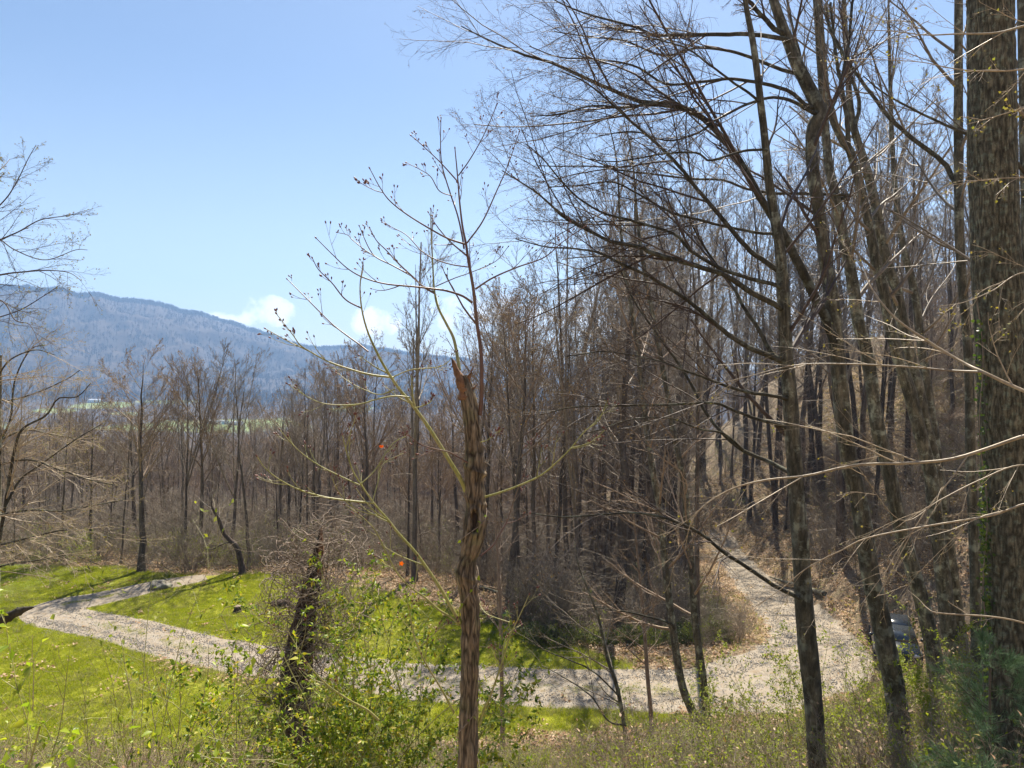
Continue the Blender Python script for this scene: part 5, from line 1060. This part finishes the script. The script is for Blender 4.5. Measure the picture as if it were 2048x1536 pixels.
# dark car parked beside the drive
def car():
    x, y = 16.9, 30.6; z = float(hfun(x, y)) + .0
    o = empty('parked_car', (x, y, z), 'dark car parked beside the drive, mostly hidden behind the kinked trunk', 'car'); o.rotation_euler = (0, 0, R(-24))
    def put(b, nm, m_, par=None, smooth=True):
        q = b.build(nm, M[m_], None, smooth, (0, 0, 0)); q.parent = par or o; return q
    # lower body: stations along length (Y), half-width, z low, z high
    st = [(-2.15, .72, .35, .72), (-2.05, .84, .28, .86), (-1.4, .88, .22, .92), (0, .9, .2, .95), (1.3, .89, .22, .98), (2.0, .84, .28, .96), (2.15, .74, .38, .85)]
    b = MB(); V = []
    for (yy, hw, z0, z1) in st: V += [(-hw * .93, yy, z0), (-hw, yy, (z0 + z1) / 2), (-hw * .9, yy, z1), (hw * .9, yy, z1), (hw, yy, (z0 + z1) / 2), (hw * .93, yy, z0)]
    f = []
    for i in range(len(st) - 1):
        for j in range(6): f.append([i * 6 + j, i * 6 + (j + 1) % 6, (i + 1) * 6 + (j + 1) % 6, (i + 1) * 6 + j])
    b.add(V, f); b.add(V, [[0, 1, 2], [0, 2, 3], [0, 3, 4], [0, 4, 5]]); n6 = 6 * (len(st) - 1); b.add(V, [[n6 + 2, n6 + 1, n6], [n6 + 3, n6 + 2, n6], [n6 + 4, n6 + 3, n6], [n6 + 5, n6 + 4, n6]])
    put(b, 'body', 'carpaint')
    def slab(pts, nm, m_):
        b = MB(); b.add(pts, [[0, 1, 2, 3]]); q = put(b, nm, m_, smooth=False); md = q.modifiers.new('thick', 'SOLIDIFY'); md.thickness = .03; return q
    slab([(-.62, -.55, 1.42), (.62, -.55, 1.42), (.6, 1.0, 1.44), (-.6, 1.0, 1.44)], 'roof', 'carpaint')
    slab([(-.78, -1.25, .93), (.78, -1.25, .93), (.62, -.55, 1.42), (-.62, -.55, 1.42)], 'windscreen', 'glass')
    slab([(.76, 1.7, .98), (-.76, 1.7, .98), (-.6, 1.0, 1.44), (.6, 1.0, 1.44)], 'rear_window', 'glass')
    for s in (-1, 1):
        slab([(s * .8, -1.2, .94), (s * .8, .2, .95), (s * .62, .2, 1.43), (s * .62, -.55, 1.42)], 'side_window', 'glass')
        slab([(s * .8, .22, .95), (s * .79, 1.65, .97), (s * .61, 1.0, 1.44), (s * .62, .22, 1.43)], 'side_window', 'glass')
        b = MB(); a, fc = ico((s * .6, -2.1, .68), 1, rng, 2, 0, (.17, .06, .09)); b.add(a, fc); put(b, 'headlight', 'lamp')
        b = MB(); b.box((s * .66, 2.1, .78), (.12, .05, .08)); put(b, 'tail_light', 'redlamp', smooth=False)
        b = MB(); a, fc = ico((s * .98, -.95, 1.0), 1, rng, 2, 0, (.1, .06, .07)); b.add(a, fc); put(b, 'mirror', 'carpaint')
        for yy in (-1.35, 1.35):
            b = MB(); th = np.linspace(0, 2 * math.pi, 25)[:-1]; ring = [(.86, .2), (.92, .32), (.9, .33), (.74, .33), (.72, .2)]; V = [(s * a_, yy + math.cos(t_) * r_, .33 + math.sin(t_) * r_) for a_, r_ in ring for t_ in th]
            b.add(V, [[i * 24 + j, i * 24 + (j + 1) % 24, (i + 1) * 24 + (j + 1) % 24, (i + 1) * 24 + j] for i in range(4) for j in range(24)]); wh = put(b, 'wheel', 'rubber')
            b = MB(); V = [(s * .9, yy, .33)] + [(s * .88, yy + math.cos(t_) * (.2 if j % 4 else .17), .33 + math.sin(t_) * (.2 if j % 4 else .17)) for j, t_ in enumerate(th)]; b.add(V, [[0, j + 1, (j + 1) % 24 + 1] for j in range(24)]); put(b, 'rim', 'chrome', wh)
    b = MB(); b.box((0, -2.17, .5), (.5, .03, .1)); put(b, 'grille', 'rubber', smooth=False)
    b = MB(); b.box((0, 2.17, .55), (.76, .05, .1)); put(b, 'rear_bumper', 'rubber', smooth=False)
car()

# ------------------------------------------------------------------ haze
def haze_mat(nt, out):
    v = nd(nt, 'ShaderNodeVolumePrincipled'); v.inputs['Color'].default_value = (.33, .56, .98, 1); v.inputs['Density'].default_value = .00022; v.inputs['Anisotropy'].default_value = .2
    nt.links.new(v.outputs[0], out.inputs['Volume'])
b = MB(); b.box((0, 0, 170), (3760, 3760, 420)); hz = b.build('haze', mat('haze_air', haze_mat), None, False); tag(hz, kind='stuff')
zs = [max((o.matrix_world @ Vector(c)).z for c in o.bound_box) for o in bpy.data.objects if o.name.startswith('hills')]
print('hills top', zs, 'tris', sum(sum(len(p.vertices) - 2 for p in m.polygons) if len(m.polygons) < 0 else len(m.loops) - 2 * len(m.polygons) for m in bpy.data.meshes))
